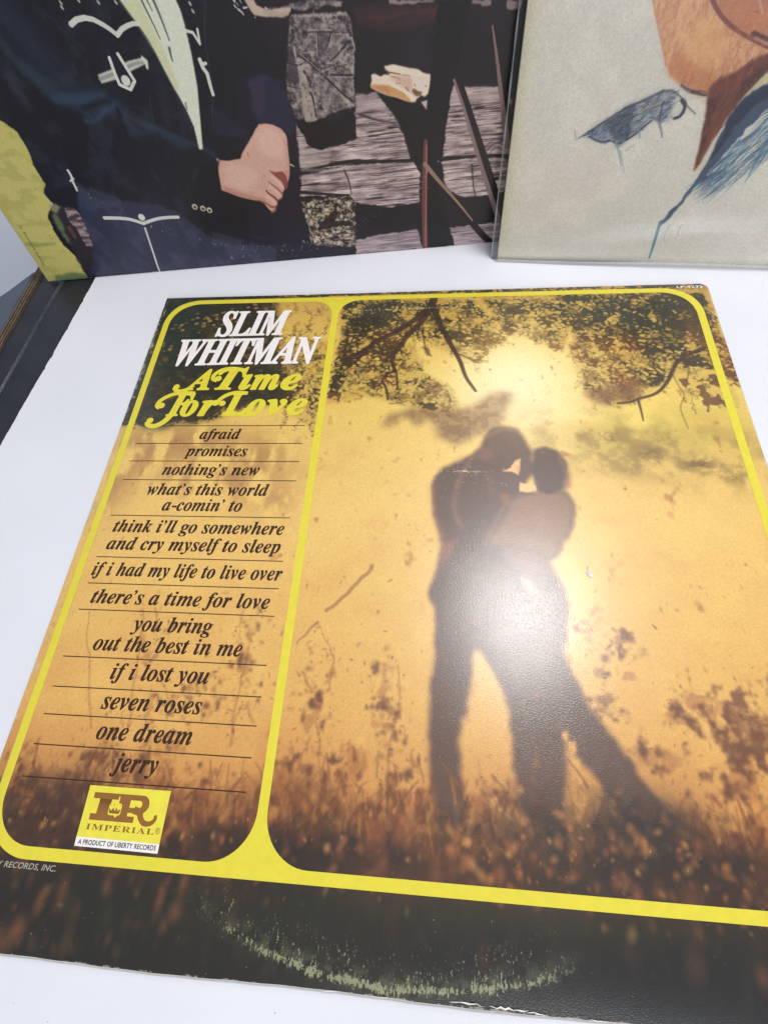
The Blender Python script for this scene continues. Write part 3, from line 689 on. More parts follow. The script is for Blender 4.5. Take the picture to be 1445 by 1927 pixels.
    # knot on the right
    for r in (3, 5, 7):
        x0, y0 = [(285.8,48.9)][0]
        p.ink(p.stroke([(x0 + r * math.cos(a) * 1.1, y0 + r * math.sin(a)) for a in np.linspace(.6, 4.2, 9)], .5, .3, .3), (50, 38, 40), .7)
    # upper plank and specks of daylight
    put([(217.2,113.4),(234.2,111.6),(255.9,110.4),(255.9,104.4),(237.4,103.2),(218.9,105.5),(216.5,108.5)], (52, 28, 30), .9, 1.2); 
    put([(221.4,110.7),(255.9,109.1),(255.9,105.7),(223.8,107.8)], (72, 40, 38), .6 * sstep(gr, .4, .6), 1)
    put([(232.6,113.7),(252.5,112.0),(251.8,111.3),(232.7,112.1)], (150, 130, 130), .9); put([(269.3,110.5),(277.8,109.8),(277.5,108.0),(269.2,109.4)], (140, 120, 120), .9); put([(285.0,109.2),(291.8,108.6),(291.7,105.3),(284.7,106.2)], (140, 124, 120), .9)
    put([(170.7,115.1),(187.1,114.4),(210.8,113.6),(212.5,115.5),(196.8,116.8),(183.7,115.3),(171.1,116.4)], knots, .9)
    put([(224.0,81.0),(233.9,78.4),(242.9,73.9),(249.5,72.0),(248.6,48.3),(243.1,47.6),(238.1,58.8),(232.5,71.8)], (14, 10, 14), .97)
    put([(255.0,111.8),(268.4,110.6),(266.3,97.1),(262.0,82.5),(259.3,69.5),(256.4,47.6),(255.3,29.0),(261.5,12.4),(264.2,-0.2),(248.5,-0.1),(248.9,27.4),(248.8,57.9),(250.7,83.5),(252.2,98.4)], (14, 10, 13), .97)
    # chunk of split yellow wood
    chip = [(228.5,91.1),(233.3,91.4),(239.6,89.7),(245.1,88.3),(247.2,87.0),(250.7,86.1),(250.4,82.2),(249.5,78.4),(247.8,77.3),(246.1,78.0),(243.7,76.8),(243.1,75.7),(241.4,75.6),(239.0,76.3),(233.8,78.3),(228.7,79.7),(224.1,81.7),(221.6,83.2),(221.3,84.6),(222.0,86.0),(222.1,88.4),(223.5,88.8),(226.8,87.3),(228.0,88.0),(230.6,87.6),(231.0,88.4),(228.9,89.9)]
    put(chip, (222, 204, 182), 1, .25, .1)
    put([(221.3,84.6),(223.3,84.6),(228.2,83.9),(233.5,82.4),(237.2,80.1),(239.6,77.9),(241.4,75.6),(239.0,76.3),(233.8,78.3),(228.7,79.7),(224.1,81.7),(221.6,83.2)], (196, 146, 98), .95, .4, .2)
    put([(223.0,83.8),(228.1,83.1),(231.8,81.2),(229.5,80.5),(224.7,82.3)], (168, 116, 78), .6, .9, .3)
    put([(231.1,87.2),(236.0,87.0),(241.3,85.8),(242.5,82.1),(240.0,80.3),(235.7,83.1),(232.1,85.6)], (196, 156, 138), .75, .9, .4)
    put([(242.9,85.9),(249.3,85.1),(249.0,80.4),(245.4,80.0),(243.6,82.8)], (214, 198, 190), .8, .9, .3)
    put([(242.2,80.9),(244.1,80.2),(246.4,79.3),(245.9,78.2),(244.0,77.5),(242.6,78.5),(240.9,80.0)], (112, 64, 54), .9, .3, .3)
    put([(245.6,75.5),(249.1,75.9),(248.6,71.8)], (196, 178, 176), .95, .2, .05)
    for pts, w, c, a in [([(231.1,88.4),(233.4,88.0),(236.0,87.3)], .7, (120, 78, 62), .8), ([(231.7,86.9),(235.4,85.9),(235.9,85.2)], .4, (140, 96, 82), .7), ([(237.0,86.9),(240.8,86.3)], .4, (140, 96, 82), .7),
                         ([(233.6,84.0),(236.3,83.6)], .4, (150, 104, 88), .6), ([(238.4,82.0),(240.0,80.3)], .5, (110, 66, 54), .8), ([(228.9,89.9),(230.9,87.4)], .6, (150, 100, 70), .7),
                         ([(242.8,82.9),(243.4,82.0)], .5, (130, 90, 80), .7), ([(248.2,81.8),(248.7,81.4)], .5, (110, 84, 80), .7), ([(231.9,83.0),(237.3,80.8),(241.8,77.0)], .8, (232, 216, 190), .6),
                         ([(241.2,80.9),(242.1,79.0),(242.6,77.6)], .5, (214, 180, 140), .8)]:
        p.ink(p.stroke(pts, w, w * .7, .25), c, a)
    # rods and twigs
    for pts, w0, w1, c in [([(247.9,57.9),(246.3,32.0),(246.6,0.4)], 2.2, 3.2, (104, 56, 54)), ([(248.3,56.0),(246.9,1.4)], .8, .9, (150, 96, 88)),
                           ([(250.8,43.1),(263.5,27.2),(278.7,8.5),(289.4,-2.4)], 2.6, 4.0, (18, 12, 16)),
                           ([(247.3,47.2),(256.4,36.4),(265.9,25.8),(274.9,14.8)], 2.4, .8, (148, 116, 104)),
                           ([(265.0,80.6),(280.0,46.5),(292.4,16.7)], 3.6, 3.6, (20, 12, 16)),
                           ([(262.2,82.8),(267.4,71.3),(276.0,48.8),(284.3,28.6),(290.9,13.3)], 1.2, 3.0, (128, 104, 104)),
                           ([(284.8,80.5),(290.3,66.8),(293.8,53.9)], 3.5, 3.5, (20, 12, 16)),
                           ([(279.2,101.0),(282.6,88.4),(286.8,70.5),(291.4,52.2)], .8, 3.4, (128, 102, 98))]:
        p.ink(p.stroke(pts, w0, w1, .35), c, .97)
    # ---- the figure: dark suit
    put([(59.8,131.0),(151.1,123.1),(168.9,119.2),(172.7,106.6),(171.2,93.2),(165.9,74.2),(160.7,71.4),(151.4,60.4),(138.4,58.0),(132.8,43.6),(139.8,37.1),(154.8,34.7),(143.5,-6.0),(26.5,0.8),(29.2,11.7),(25.1,22.7),(24.9,31.6),(31.2,51.7),(35.3,68.9),(36.3,80.7),(31.2,87.6),(30.0,93.9)], (20, 19, 26), 1, .5, .3)
    put([(156.3,94.0),(163.6,91.8),(172.0,93.1),(177.2,89.9),(179.1,83.3),(180.2,76.4),(180.3,69.4),(178.5,58.4),(178.7,51.5),(174.8,34.0),(177.2,19.9),(175.6,9.0),(201.5,4.8),(200.8,0.1),(127.5,-1.1),(137.5,37.3),(146.7,35.9),(158.2,29.8),(167.9,40.0),(174.3,56.8),(175.0,68.0),(168.7,73.2),(162.4,73.6),(147.0,59.2)], (26, 21, 34), 1, .5, .3)
    put([(162.1,92.0),(171.0,92.9),(177.1,89.7),(179.6,83.2),(180.8,76.4),(180.0,69.0),(176.8,65.1),(172.4,71.4),(167.7,73.5),(162.3,74.2),(162.5,81.4)], (40, 36, 62), .8, 1.2, .4)
    put([(161.9,91.2),(171.2,93.2),(167.2,78.8),(161.9,75.4),(160.2,79.4)], (52, 40, 66), .75, 1)
    put([(140.7,81.1),(144.4,80.8),(155.4,70.3),(153.7,67.9),(137.7,70.2)], (34, 30, 52), .8, 1)
    put([(53.1,54.6),(55.5,48.5),(62.5,45.5),(76.7,43.2),(92.9,40.2),(102.3,35.3),(109.2,26.2),(116.7,19.0),(132.0,13.1),(154.3,9.9),(151.3,-1.7),(26.5,0.8),(38.0,13.3),(44.5,37.4),(48.2,47.2)], (44, 46, 66), .95, 1.2, .3)
    put([(53.1,54.6),(58.6,46.3),(59.0,39.2),(49.8,34.8),(45.7,39.3)], (38, 46, 68), .8, 2)
    # sleeve folds
    for pts, w, c, a in [([(58.9,125.2),(63.0,116.1),(68.2,105.0),(75.6,92.9),(86.7,88.9)], 16, (30, 40, 58), .75), ([(53.8,118.2),(55.6,108.2),(59.9,100.8),(64.8,93.9),(77.6,89.7),(89.6,87.2)], 7, (48, 62, 82), .6),
                         ([(63.8,92.4),(74.8,91.5),(88.7,92.5)], 4, (46, 66, 86), .6), ([(75.9,86.8),(77.4,82.8),(86.5,85.1),(91.8,87.7)], 3, (40, 58, 78), .65),
                         ([(74.2,82.3),(78.4,81.1),(87.4,86.6)], 1.8, (50, 68, 90), .6), ([(93.3,86.8),(95.4,83.5),(94.9,74.8),(103.7,76.4),(111.7,72.5),(119.6,67.6)], 6, (34, 50, 68), .7),
                         ([(92.9,86.1),(91.6,74.2)], 2.0, (12, 12, 18), .8), ([(98.7,78.5),(102.3,75.7)], 1.4, (12, 12, 18), .8), ([(108.3,73.6),(111.5,67.4)], 1.6, (14, 16, 24), .7),
                         ([(101.4,79.9),(109.4,75.9),(118.7,70.2),(130.7,64.9),(135.0,60.1)], 3, (40, 54, 74), .6), ([(47.9,102.6),(47.5,95.4),(49.1,90.7)], 5, (56, 58, 68), .5),
                         ([(55.1,120.0),(56.6,114.7),(57.8,110.0)], 6, (14, 18, 28), .7), ([(76.3,87.6),(84.9,89.1),(91.0,89.7)], 2.6, (16, 18, 28), .8),
                         ([(78.5,123.5),(83.0,116.9),(89.1,109.3)], 1.5, (40, 40, 48), .5), ([(77.5,127.1),(81.2,119.6),(84.5,107.7),(89.6,97.5)], 4, (14, 14, 20), .7)]:
        p.ink(p.stroke(pts, w, w * .8, w * .7), c, a)
    cl = p.fbm(7, 9, 4, 47)
    p.ink(p.poly([(59.8,131.0),(151.1,123.1),(136.4,58.2),(132.8,43.6),(110.5,29.4),(92.9,40.2),(62.5,45.5),(53.1,54.6),(31.2,51.7),(31.2,87.6)], 1), (44, 50, 64), .45 * sstep(cl, .5, .72))
    p.ink(p.poly([(53.1,54.6),(76.7,43.2),(109.2,26.2),(148.1,10.5),(142.8,-8.5),(26.5,0.8)], 1), (74, 76, 98), .4 * sstep(cl, .45, .7))
    for pts, a in [([(113.1,124.1),(117.9,115.1),(121.6,104.5),(125.0,89.3),(127.4,74.4)], .5), ([(111.5,89.8),(108.4,79.2)], .5), ([(90.1,91.6),(96.5,81.9),(109.4,75.9)], .4), ([(151.9,120.7),(146.5,108.9),(144.6,94.2),(137.9,73.4)], .5), ([(121.0,30.5),(134.5,20.7),(149.3,14.9)], .4)]:
        p.ink(p.stroke(pts, .5, .4, .5), (70, 72, 84), a)
    # hands folded over the wrist
    skin = [(134.8,60.2),(136.0,59.0),(141.1,58.3),(147.9,58.8),(149.2,60.9),(152.6,64.3),(157.1,68.5),(159.7,71.2),(162.0,73.2),(165.5,73.3),(169.1,72.5),(173.1,70.3),(174.8,67.8),(175.1,65.7),(174.4,61.1),(173.5,53.6),(172.2,48.8),(170.6,45.2),(168.7,44.7),(168.0,41.7),(166.4,40.3),(165.2,37.3),(163.5,36.6),(161.7,36.0),(161.8,34.0),(160.3,32.7),(159.8,30.9),(157.7,29.9),(156.2,31.6),(154.1,35.3),(151.5,36.9),(142.4,39.2),(134.2,43.4),(132.1,44.3)]
    p.ink(p.poly(skin, .45, .05), (112, 56, 50), 1.0)
    inner = p.poly(skin, .25, .05)
    p.ink(inner, (204, 162, 144), .96)
    skm = p.place(p.poly(skin, .3, .05))
    for pts, c, a, sf in [([(158.8,69.5),(163.8,72.3),(169.8,71.2),(173.5,66.1),(171.6,57.0),(164.8,57.6),(158.5,61.3)], (216, 178, 162), .7, 2.6), ([(138.7,56.7),(151.7,55.5),(154.9,48.7),(147.7,42.4),(136.6,46.2)], (212, 176, 158), .6, 2.6),
                          ([(132.9,46.5),(143.2,41.8),(154.1,38.0),(158.2,32.9),(151.3,36.4),(142.2,38.7),(133.2,43.0)], (176, 118, 102), .75, 1.0),
                          ([(174.2,66.0),(173.7,53.6),(171.3,45.2),(169.6,46.0),(172.3,56.9),(173.0,65.5)], (190, 136, 120), .6, 1.0),
                          ([(158.7,51.6),(160.7,48.1),(156.9,42.3),(153.4,43.7),(155.8,49.2)], (192, 148, 132), .4, 1.6),
                          ([(148.4,59.0),(152.7,63.7),(159.1,70.4),(156.1,65.2),(151.8,60.6)], (216, 170, 150), .6, .9)]:
        p.ink(p.poly(pts, sf, .2), c, a * skm)
    put([(161.8,51.6),(164.0,50.7),(168.9,50.6),(170.4,48.3),(170.6,45.2),(169.8,42.2),(167.9,41.3),(168.1,43.7),(167.1,46.4),(164.3,49.0)], (132, 66, 60), .95, .25, .1)
    put([(168.9,50.6),(171.2,51.2),(172.5,50.4),(170.6,45.2),(170.4,48.3)], (186, 134, 118), .8, .3, .1)
    for pts, w0, w1, c, a in [([(161.9,51.5),(164.0,49.1),(167.0,46.3),(168.2,43.7),(168.0,41.5)], .5, .9, (120, 60, 54), .8), ([(159.8,46.2),(160.7,45.2),(161.5,44.5),(164.7,41.4),(165.7,39.6)], .6, 1.1, (140, 82, 74), .9),
                              ([(157.2,41.8),(158.2,40.1),(160.7,38.1),(162.3,36.0)], .9, 1.3, (116, 60, 56), .95), ([(165.8,39.6),(165.4,37.3),(163.4,36.4)], .8, .8, (130, 72, 66), .7),
                              ([(151.5,36.9),(154.9,35.4),(157.5,33.3),(160.0,32.5),(161.8,34.0)], .9, .8, (130, 68, 62), .85), ([(157.4,33.0),(160.0,32.4),(159.3,30.6),(157.4,30.2)], 1.4, 1.2, (140, 84, 76), .8),
                              ([(152.3,61.2),(152.4,59.2)], .5, .35, (140, 96, 84), .85), ([(158.0,49.7),(158.4,49.2)], .8, .8, (176, 128, 114), .6), ([(147.5,41.9),(148.9,41.3)], .8, .8, (176, 128, 114), .5),
                              ([(162.3,48.3),(164.7,46.1),(166.8,42.5)], 1.2, 1.0, (220, 178, 162), .8), ([(159.8,43.4),(162.6,40.7),(164.7,38.4)], 1.2, 1.0, (218, 176, 160), .8), ([(156.7,39.1),(158.8,36.8),(160.5,34.3)], 1.4, 1.0, (216, 176, 158), .8)]:
        p.ink(p.stroke(pts, w0, w1, .35), c, a)
    p.ink(p.stroke([(174.0,53.6),(175.8,52.4)], .8, .4, .25), (210, 200, 196), .85)
    p.ink(p.poly([(136.2,59.1),(131.8,51.3),(131.6,43.3),(144.5,38.2),(139.1,13.6),(128.2,22.4),(110.2,31.5),(107.7,38.9),(125.8,57.4)], .6, .2), (20, 16, 22), .92)
    # shirt front
    p.ink(p.poly([(113.6,125.2),(138.6,123.0),(139.5,118.2),(139.4,113.9),(138.4,103.0),(136.5,91.3),(133.0,78.7),(129.1,64.8),(127.1,65.0),(128.2,75.1),(127.1,83.1),(125.3,90.0),(123.3,98.1),(121.9,105.1),(120.3,111.1),(118.2,115.7)], .3), (208, 212, 192), 1)
    p.ink(p.poly([(113.9,124.0),(122.8,123.2),(125.4,110.7),(127.7,91.3),(125.3,90.0),(121.9,105.1),(118.2,115.7)], 1.2), (196, 196, 148), .7)
    for pts, w in [([(123.6,123.2),(124.3,119.5),(125.4,114.5),(126.1,109.9)], .9), ([(128.8,122.7),(129.5,117.8),(129.9,112.9),(130.1,109.0)], 1.2), ([(128.9,106.3),(128.5,103.8),(128.5,101.7)], 1.3), ([(128.0,85.3),(127.7,82.3)], .7), ([(126.0,122.9),(126.8,119.3)], .7)]:
        p.ink(p.stroke(pts, w, w * .5, .4), (78, 82, 78), .85)
    pip = (206, 206, 194)
    for pts, w in [([(88.1,118.2),(91.4,119.5),(95.4,119.8),(99.0,118.9),(102.4,116.9),(104.8,115.1),(107.1,112.9)], 2.6), ([(107.1,112.9),(110.2,114.7),(113.4,115.6),(116.1,116.0),(118.7,115.8)], 2.4),
                   ([(138.5,111.8),(142.0,110.7),(143.7,106.6),(144.5,111.7)], 1.5), ([(141.5,101.0),(141.9,97.9),(143.1,95.7),(142.9,90.7),(143.0,87.4)], 2.2), ([(141.9,99.3),(143.8,99.5)], 2.0),
                   ([(51.6,61.4),(51.8,58.9),(51.0,55.5),(50.7,51.4)], 1.7), ([(49.8,56.3),(52.4,57.4)], 1.2)]:
        p.ink(p.stroke(pts, w * .85, w * .7, .3, sharp=len(pts) < 8), pip, .97)
    p.ink(p.poly([(90.4,99.9),(97.2,101.1),(107.7,103.6),(114.7,104.2),(115.9,101.9),(107.6,99.9),(98.9,97.4),(90.4,96.4)], .35), (190, 190, 176), 1)
    p.ink(p.stroke([(90.5,98.2),(100.2,99.8),(108.7,102.2),(115.3,102.6)], 1.6, 1.2, .5), (128, 130, 126), .7)
    p.ink(p.poly([(114.6,105.2),(116.8,102.8),(115.6,99.4),(114.6,100.1),(115.0,102.0),(113.9,103.4)], .3), pip, 1)
    p.ink(p.poly([(99.3,105.4),(103.8,106.3),(106.7,96.0),(103.3,92.9),(99.1,95.1)], .3), (22, 24, 32), 1)
    p.ink(p.stroke([(99.2,105.4),(98.8,99.9),(98.9,95.3),(103.3,92.9),(106.9,96.0),(105.4,101.1),(103.9,106.4)], 1.5, 1.5, .3, sharp=True), pip, 1)
    for (x, y), r in [([(102.7,96.5)][0], 2.2), ([(80.1,34.0)][0], 2.0)]:
        p.stamp(x, y, r, pip, 1, 0, 1, .25)
    for pts, w in [([(58.2,35.6),(66.8,34.7),(72.9,33.6),(79.4,30.5)], 2.0), ([(79.4,30.5),(88.2,32.4),(95.0,32.6),(101.5,32.2)], 1.9), ([(79.2,27.8),(77.5,14.5),(75.5,0.4)], 1.1)]:
        p.ink(p.stroke(pts, w, w * .95, .3), pip, .97)
    for c in [(113.5,36.9),(117.9,35.6),(121.3,34.3)]:
        p.stamp(c[0], c[1], 1.7, (196, 186, 166), .95, 0, 1, .3); p.stamp(c[0], c[1] - .2, .9, (60, 50, 46), 1, 0, 1, .4)
    for c in [(87.7,125.4),(87.3,123.9),(95.9,125.4),(104.3,124.1),(112.0,123.4),(138.6,117.1),(144.8,117.7),(144.5,120.2)]:
        p.stamp(c[0], c[1], .6, pip, .75, 2.0, 1.8, .5)
    # pale cuff hem and a few bright threads at the top
    put([(169.0,119.7),(173.4,119.3),(173.8,117.6),(176.1,115.9),(179.2,115.3),(183.9,115.3),(188.3,115.4),(188.5,114.2),(187.2,112.8),(183.9,112.3),(179.3,112.9),(176.0,113.0),(172.2,113.9),(170.8,115.4),(169.7,117.3)], (186, 166, 148), 1, .3, .3)
    put([(175.9,115.3),(181.4,114.5),(187.4,114.0),(185.5,112.2),(179.3,112.9),(176.2,113.0)], (160, 142, 128), .6, .8, .3)
    for pts, w in [([(163.9,117.9),(164.7,117.0)], .7), ([(165.3,116.5),(166.4,115.6),(167.1,114.6)], .9), ([(167.8,116.8),(169.4,116.8)], .9), ([(166.9,119.4),(167.2,118.4)], .5), ([(164.3,119.6),(164.4,119.0)], 1.2), ([(171.8,113.4),(172.2,113.0)], .4), ([(165.2,118.6),(165.6,117.7)], .4), ([(177.5,116.0),(178.1,115.6)], .7)]:
        p.ink(p.stroke(pts, w, w * .6, .3), (206, 200, 202), .85)
    # field of olive grass beyond the elbow
    fieldpoly = [(21.7,100.6),(30.7,86.9),(34.1,83.4),(36.2,80.6),(36.3,74.9),(35.3,68.9),(34.2,62.7),(35.2,56.1),(31.0,51.7),(32.9,45.8),(25.4,39.1),(24.1,30.4),(24.5,22.7),(28.8,13.0),(28.3,8.1),(27.2,1.0),(4.8,0.2),(-0.6,-1.3),(-0.7,28.4),(-3.4,49.8)]
    p.ink(p.poly(fieldpoly, .5, .35, 2), (192, 182, 104), 1)
    p.ink(p.poly(fieldpoly, .5), (162, 158, 84), .5 * sstep(p.fbm(7, 4, 3, 33), .5, .7))
    p.ink(p.poly(fieldpoly, .5), (196, 186, 104), .6 * sstep(mid, .5, .7))
    p.ink(p.poly([(28.1,39.3),(34.5,41.4),(32.6,30.9),(30.7,22.2),(28.0,23.5),(26.7,32.5)], 1.2, .8), (104, 118, 84), .85)
    p.ink(p.poly([(7.1,3.8),(20.4,5.1),(27.9,3.2),(26.5,-0.5),(4.8,0.2)], 1.2, .5), (100, 122, 80), .85)
    p.ink(p.poly([(33.2,44.5),(40.1,44.9),(46.3,40.3),(42.8,26.7),(42.4,18.8),(36.9,9.8),(27.2,2.0),(28.1,11.8),(29.1,23.4),(31.1,33.2),(30.9,42.7)], .8, .8), (44, 38, 44), .9)
    st = p.fbm(5, 1.4, 3, 61)
    p.ink(p.poly([(38.1,43.1),(43.3,42.8),(45.4,38.8),(43.4,27.8),(42.4,19.4),(38.3,20.9),(38.1,30.4),(36.3,37.0)], .5, .4), ramp(st, [(.35, (70, 56, 60)), (.5, (120, 104, 106)), (.65, (164, 146, 140))]), .95)
    p.ink(p.stroke([(34.3,31.9),(34.4,26.3)], 2.5, 2, 1.2), (140, 84, 54), .5)
    p.ink(p.poly([(30.3,45.3),(34.1,46.0),(35.7,43.3),(31.8,40.6),(29.2,41.8)], .8, .5), (160, 148, 108), .8)
    p.ink(p.stroke([(2.7,24.7),(9.0,23.5),(19.8,23.7)], 2.5, 1.5, 1.5), (124, 126, 66), .5)
    # tiny upright credit print, too small to read
    x0, y0 = [(5.9,35.7)][0]; x1, y1 = [(4.8,11.0)][0]
    for k in range(34):
        t = k / 34
        if k in (3, 4, 21): continue
        x, y = x0 + (x1 - x0) * t, y0 + (y1 - y0) * t
        p.ink(p.stroke([(x - .5, y - .1), (x + rnd.uniform(.1, .6), y + rnd.uniform(-.4, .3))], .35, .3, .2), (70, 72, 44), .8)
    # rubbed wear along the foot of the card
    R = np.hypot(X - 156, Y - 160)
    wn = p.noise(.5, 1.0, 71) * .6 + p.noise(1.2, 1.2, 72) * .4
    band = np.exp(-((R - 150) / 2.0) ** 2) * (Y < 60)
    p.full(sstep(wn + band * .2, .93, .99) * (band > .1), (160, 158, 170), .6)
    for _ in range(70):
        p.stamp(rnd.gauss(150, 22), rnd.gauss(6, 3), rnd.uniform(.12, .35), (170, 168, 182), rnd.uniform(.3, .8), rnd.gauss(0, .5), rnd.uniform(1, 3), .5)
    ed = np.minimum(np.minimum(X, S - X), np.minimum(Y, S - Y))
    p.full(sstep(p.fbm(2.5, 2.5, 3, 81, .7) - ed * .6, .40, .5), (190, 186, 180), .6)
    p.img *= (1 + (p.noise(.4, .4, 91) - .5) * .07)[..., None]
    p.img += ((p.noise(.5, .5, 93) - .4) * 7)[..., None]
    return p.image('ranch_print')


# ------------------------------------------------------------------ the chalk and crayon portrait
def paint_portrait():
    p = Print(1300, S, 3)
    rnd = random.Random(21)
    n = p.n
    Y = np.repeat(p.ax[:, None], n, 1); X = Y.T
    mid = p.fbm(14, 14, 4, 2); fine = p.fbm(1.4, 1.4, 4, 3)
    p.img[:] = np.array((217, 212, 201), np.float32)
    p.full(sstep(mid, .45, .7), (228, 223, 211), .5)
    p.full(np.exp(-(X / 5) ** 2), (222, 216, 186), .7)
    p.full(sstep(fine, .55, .75), (208, 202, 188), .25)
    face = [(49.7,114.3),(51.5,110.7),(54.3,105.7),(57.3,101.2),(60.9,95.2),(64.5,89.0),(67.8,85.3),(73.4,82.1),(78.8,79.3),(82.8,78.0),(85.9,78.1),(87.0,76.4),(89.1,68.8),(90.3,62.4),(91.4,55.8),(92.1,47.3),(93.6,50.7),(94.9,56.6),(96.2,62.4),(97.5,68.7),(99.3,72.1),(101.9,79.3),(107.8,86.8),(117.3,92.6),(106.9,112.5)]
    p.ink(p.poly(face, .3, .3, 2), (216, 168, 126), 1)
    hair = p.fbm(1.3, 3.2, 4, 5, .65)
    fm = p.place(p.poly(face, .3, .3, 2))
    p.full(fm * sstep(hair, .5, .68), (232, 188, 142), .6)
    p.full(fm * sstep(1 - hair, .5, .68), (190, 128, 90), .5)
    p.ink(p.poly([(64.1,89.0),(68.9,94.4),(78.5,88.7),(88.4,85.1),(86.2,78.1),(78.8,79.3),(67.8,85.3)], 2.5, 1, 4), (188, 116, 72), .55)
    p.ink(p.poly([(68.1,102.8),(80.0,105.0),(87.3,97.2),(82.7,88.6),(73.5,90.9)], 4, 2, 5), (224, 176, 122), .7)
    p.ink(p.poly([(73.5,111.2),(78.7,106.2),(85.4,101.7),(93.5,97.7),(104.3,94.2),(116.3,94.6),(106.9,112.5)], 1.2, .5), (186, 116, 84), .7)
    p.ink(p.poly([(81.6,108.6),(98.7,105.7),(110.7,105.3),(113.9,99.1),(96.3,100.2),(87.7,103.5)], 3, 1), (206, 138, 92), .7)
    dk = [(86.9,76.4),(85.9,80.8),(88.6,84.7),(94.5,86.4),(99.3,90.4),(104.9,92.9),(115.3,96.5),(118.0,91.3),(107.8,86.8),(101.9,79.3),(99.3,72.1),(96.2,62.4),(94.9,56.6),(93.6,50.7),(92.1,47.3),(91.4,55.8),(89.1,68.8)]
    p.ink(p.poly(dk, 1.0, .4), (112, 54, 38), .92)
    p.ink(p.poly([(86.9,76.4),(91.5,77.8),(91.7,68.8),(92.7,57.5),(92.2,47.5),(91.4,55.8),(89.1,68.8)], .8, .3), (84, 40, 34), .9)
    p.ink(p.poly([(98.1,82.1),(106.2,90.2),(115.6,95.9),(118.0,91.3),(107.8,86.8),(99.3,72.1)], .8, .3), (78, 36, 32), .8)
    p.full(p.place(p.poly(dk, 1.0)) * sstep(hair, .52, .66), (158, 84, 56), .45)
    for pts, w, c, a in [([(75.2,110.0),(79.1,106.2),(84.1,102.7),(90.2,99.7),(95.1,97.7),(104.2,94.4)], 1.6, (120, 52, 44), .8), ([(95.9,99.2),(103.0,96.8),(109.4,95.7)], 1.8, (70, 34, 32), .8),
                         ([(97.5,97.6),(103.7,95.4)], 1.4, (196, 150, 140), .7), ([(93.5,109.4),(96.9,105.1)], 1.0, (220, 190, 170), .5), ([(96.9,93.7),(100.5,90.3)], .8, (210, 170, 160), .6),
                         ([(51.7,110.7),(57.3,101.2),(64.5,89.0)], 1.0, (206, 150, 120), .7), ([(73.4,82.1),(79.7,79.3),(85.9,78.1)], .9, (70, 60, 70), .8), ([(79.6,79.5),(83.6,80.1),(86.0,78.6)], .8, (80, 60, 66), .6)]:
        p.ink(p.stroke(pts, w, w * .7, .5), c, a)
    mouth = p.place(p.poly(face, .3))
    dkm = p.place(p.poly(dk, .5))
    for _ in range(1700):
        x, y = rnd.uniform(88, 160), rnd.uniform(30, 122)
        if mouth[int(y * p.k), int(x * p.k)] < .5: continue
        if dkm[int(y * p.k), int(x * p.k)] > .4:
            a = 1.0 + rnd.gauss(0, .2); l = rnd.uniform(1, 4)
            p.ink(p.stroke([(x, y), (x + math.cos(a) * l, y + math.sin(a) * l)], .35, .2, .3), rnd.choice([(60, 30, 30), (140, 74, 54), (96, 46, 40)]), rnd.uniform(.2, .6))
            continue
        a = -0.7 + rnd.gauss(0, .5); l = rnd.uniform(1, 4)
        p.ink(p.stroke([(x, y), (x + math.cos(a) * l, y + math.sin(a) * l)], .35, .15, .25), rnd.choice([(236, 196, 146), (150, 78, 46), (216, 150, 96), (190, 110, 70)]), rnd.uniform(.15, .45))
    # crayon collar
    col = [(32.6,61.6),(37.5,65.1),(45.2,69.9),(51.9,74.1),(58.8,76.8),(66.1,80.3),(70.2,80.5),(73.1,79.3),(72.3,76.8),(72.0,73.2),(71.7,68.0),(70.1,68.0),(67.4,69.2),(64.9,68.6),(60.9,64.8),(55.6,60.1),(54.8,58.3),(51.3,59.5),(49.6,60.7),(44.3,59.7),(38.7,62.2),(35.4,62.6)]
    core = [(41.7,67.8),(45.2,69.9),(51.9,74.1),(55.9,75.2),(55.9,69.6),(56.4,65.0),(55.8,61.1),(53.3,58.7),(49.7,61.9),(47.0,65.1)]
    p.ink(p.poly(col, 1.4, .9, 2), (122, 134, 150), .5)
    p.ink(p.poly([(37.1,64.8),(42.1,66.7),(46.5,65.1),(49.0,61.1),(44.2,60.1),(37.7,62.6)], .8, .4, 2), (128, 136, 166), .5)
    p.ink(p.poly([(42.9,65.1),(45.7,68.2),(47.4,65.1),(43.6,64.3)], .8, .4, 2), (120, 100, 128), .4)
    p.ink(p.poly(core, 1.3, .8, 2), (62, 68, 90), .6)
    p.ink(p.poly([(51.0,65.1),(55.9,66.6),(55.5,61.9),(53.3,60.3)], 1.0, .4, 2), (58, 92, 116), .6)
    p.ink(p.poly([(58.9,71.1),(63.4,75.8),(66.9,77.9),(66.9,75.4),(62.4,71.1),(60.1,68.8)], 1.0, .4, 2), (140, 140, 116), .6)
    p.ink(p.poly([(68.1,76.9),(72.2,77.2),(72.0,73.2),(73.4,68.0),(70.5,68.8)], 1.2, .3), (156, 162, 178), .6)
    cp = p.place(p.poly(col, .6))
    x0, y0 = [(46.5,65.1)][0]; x1, y1 = [(67.4,76.5)][0]
    dirn = math.atan2(y1 - y0, x1 - x0)
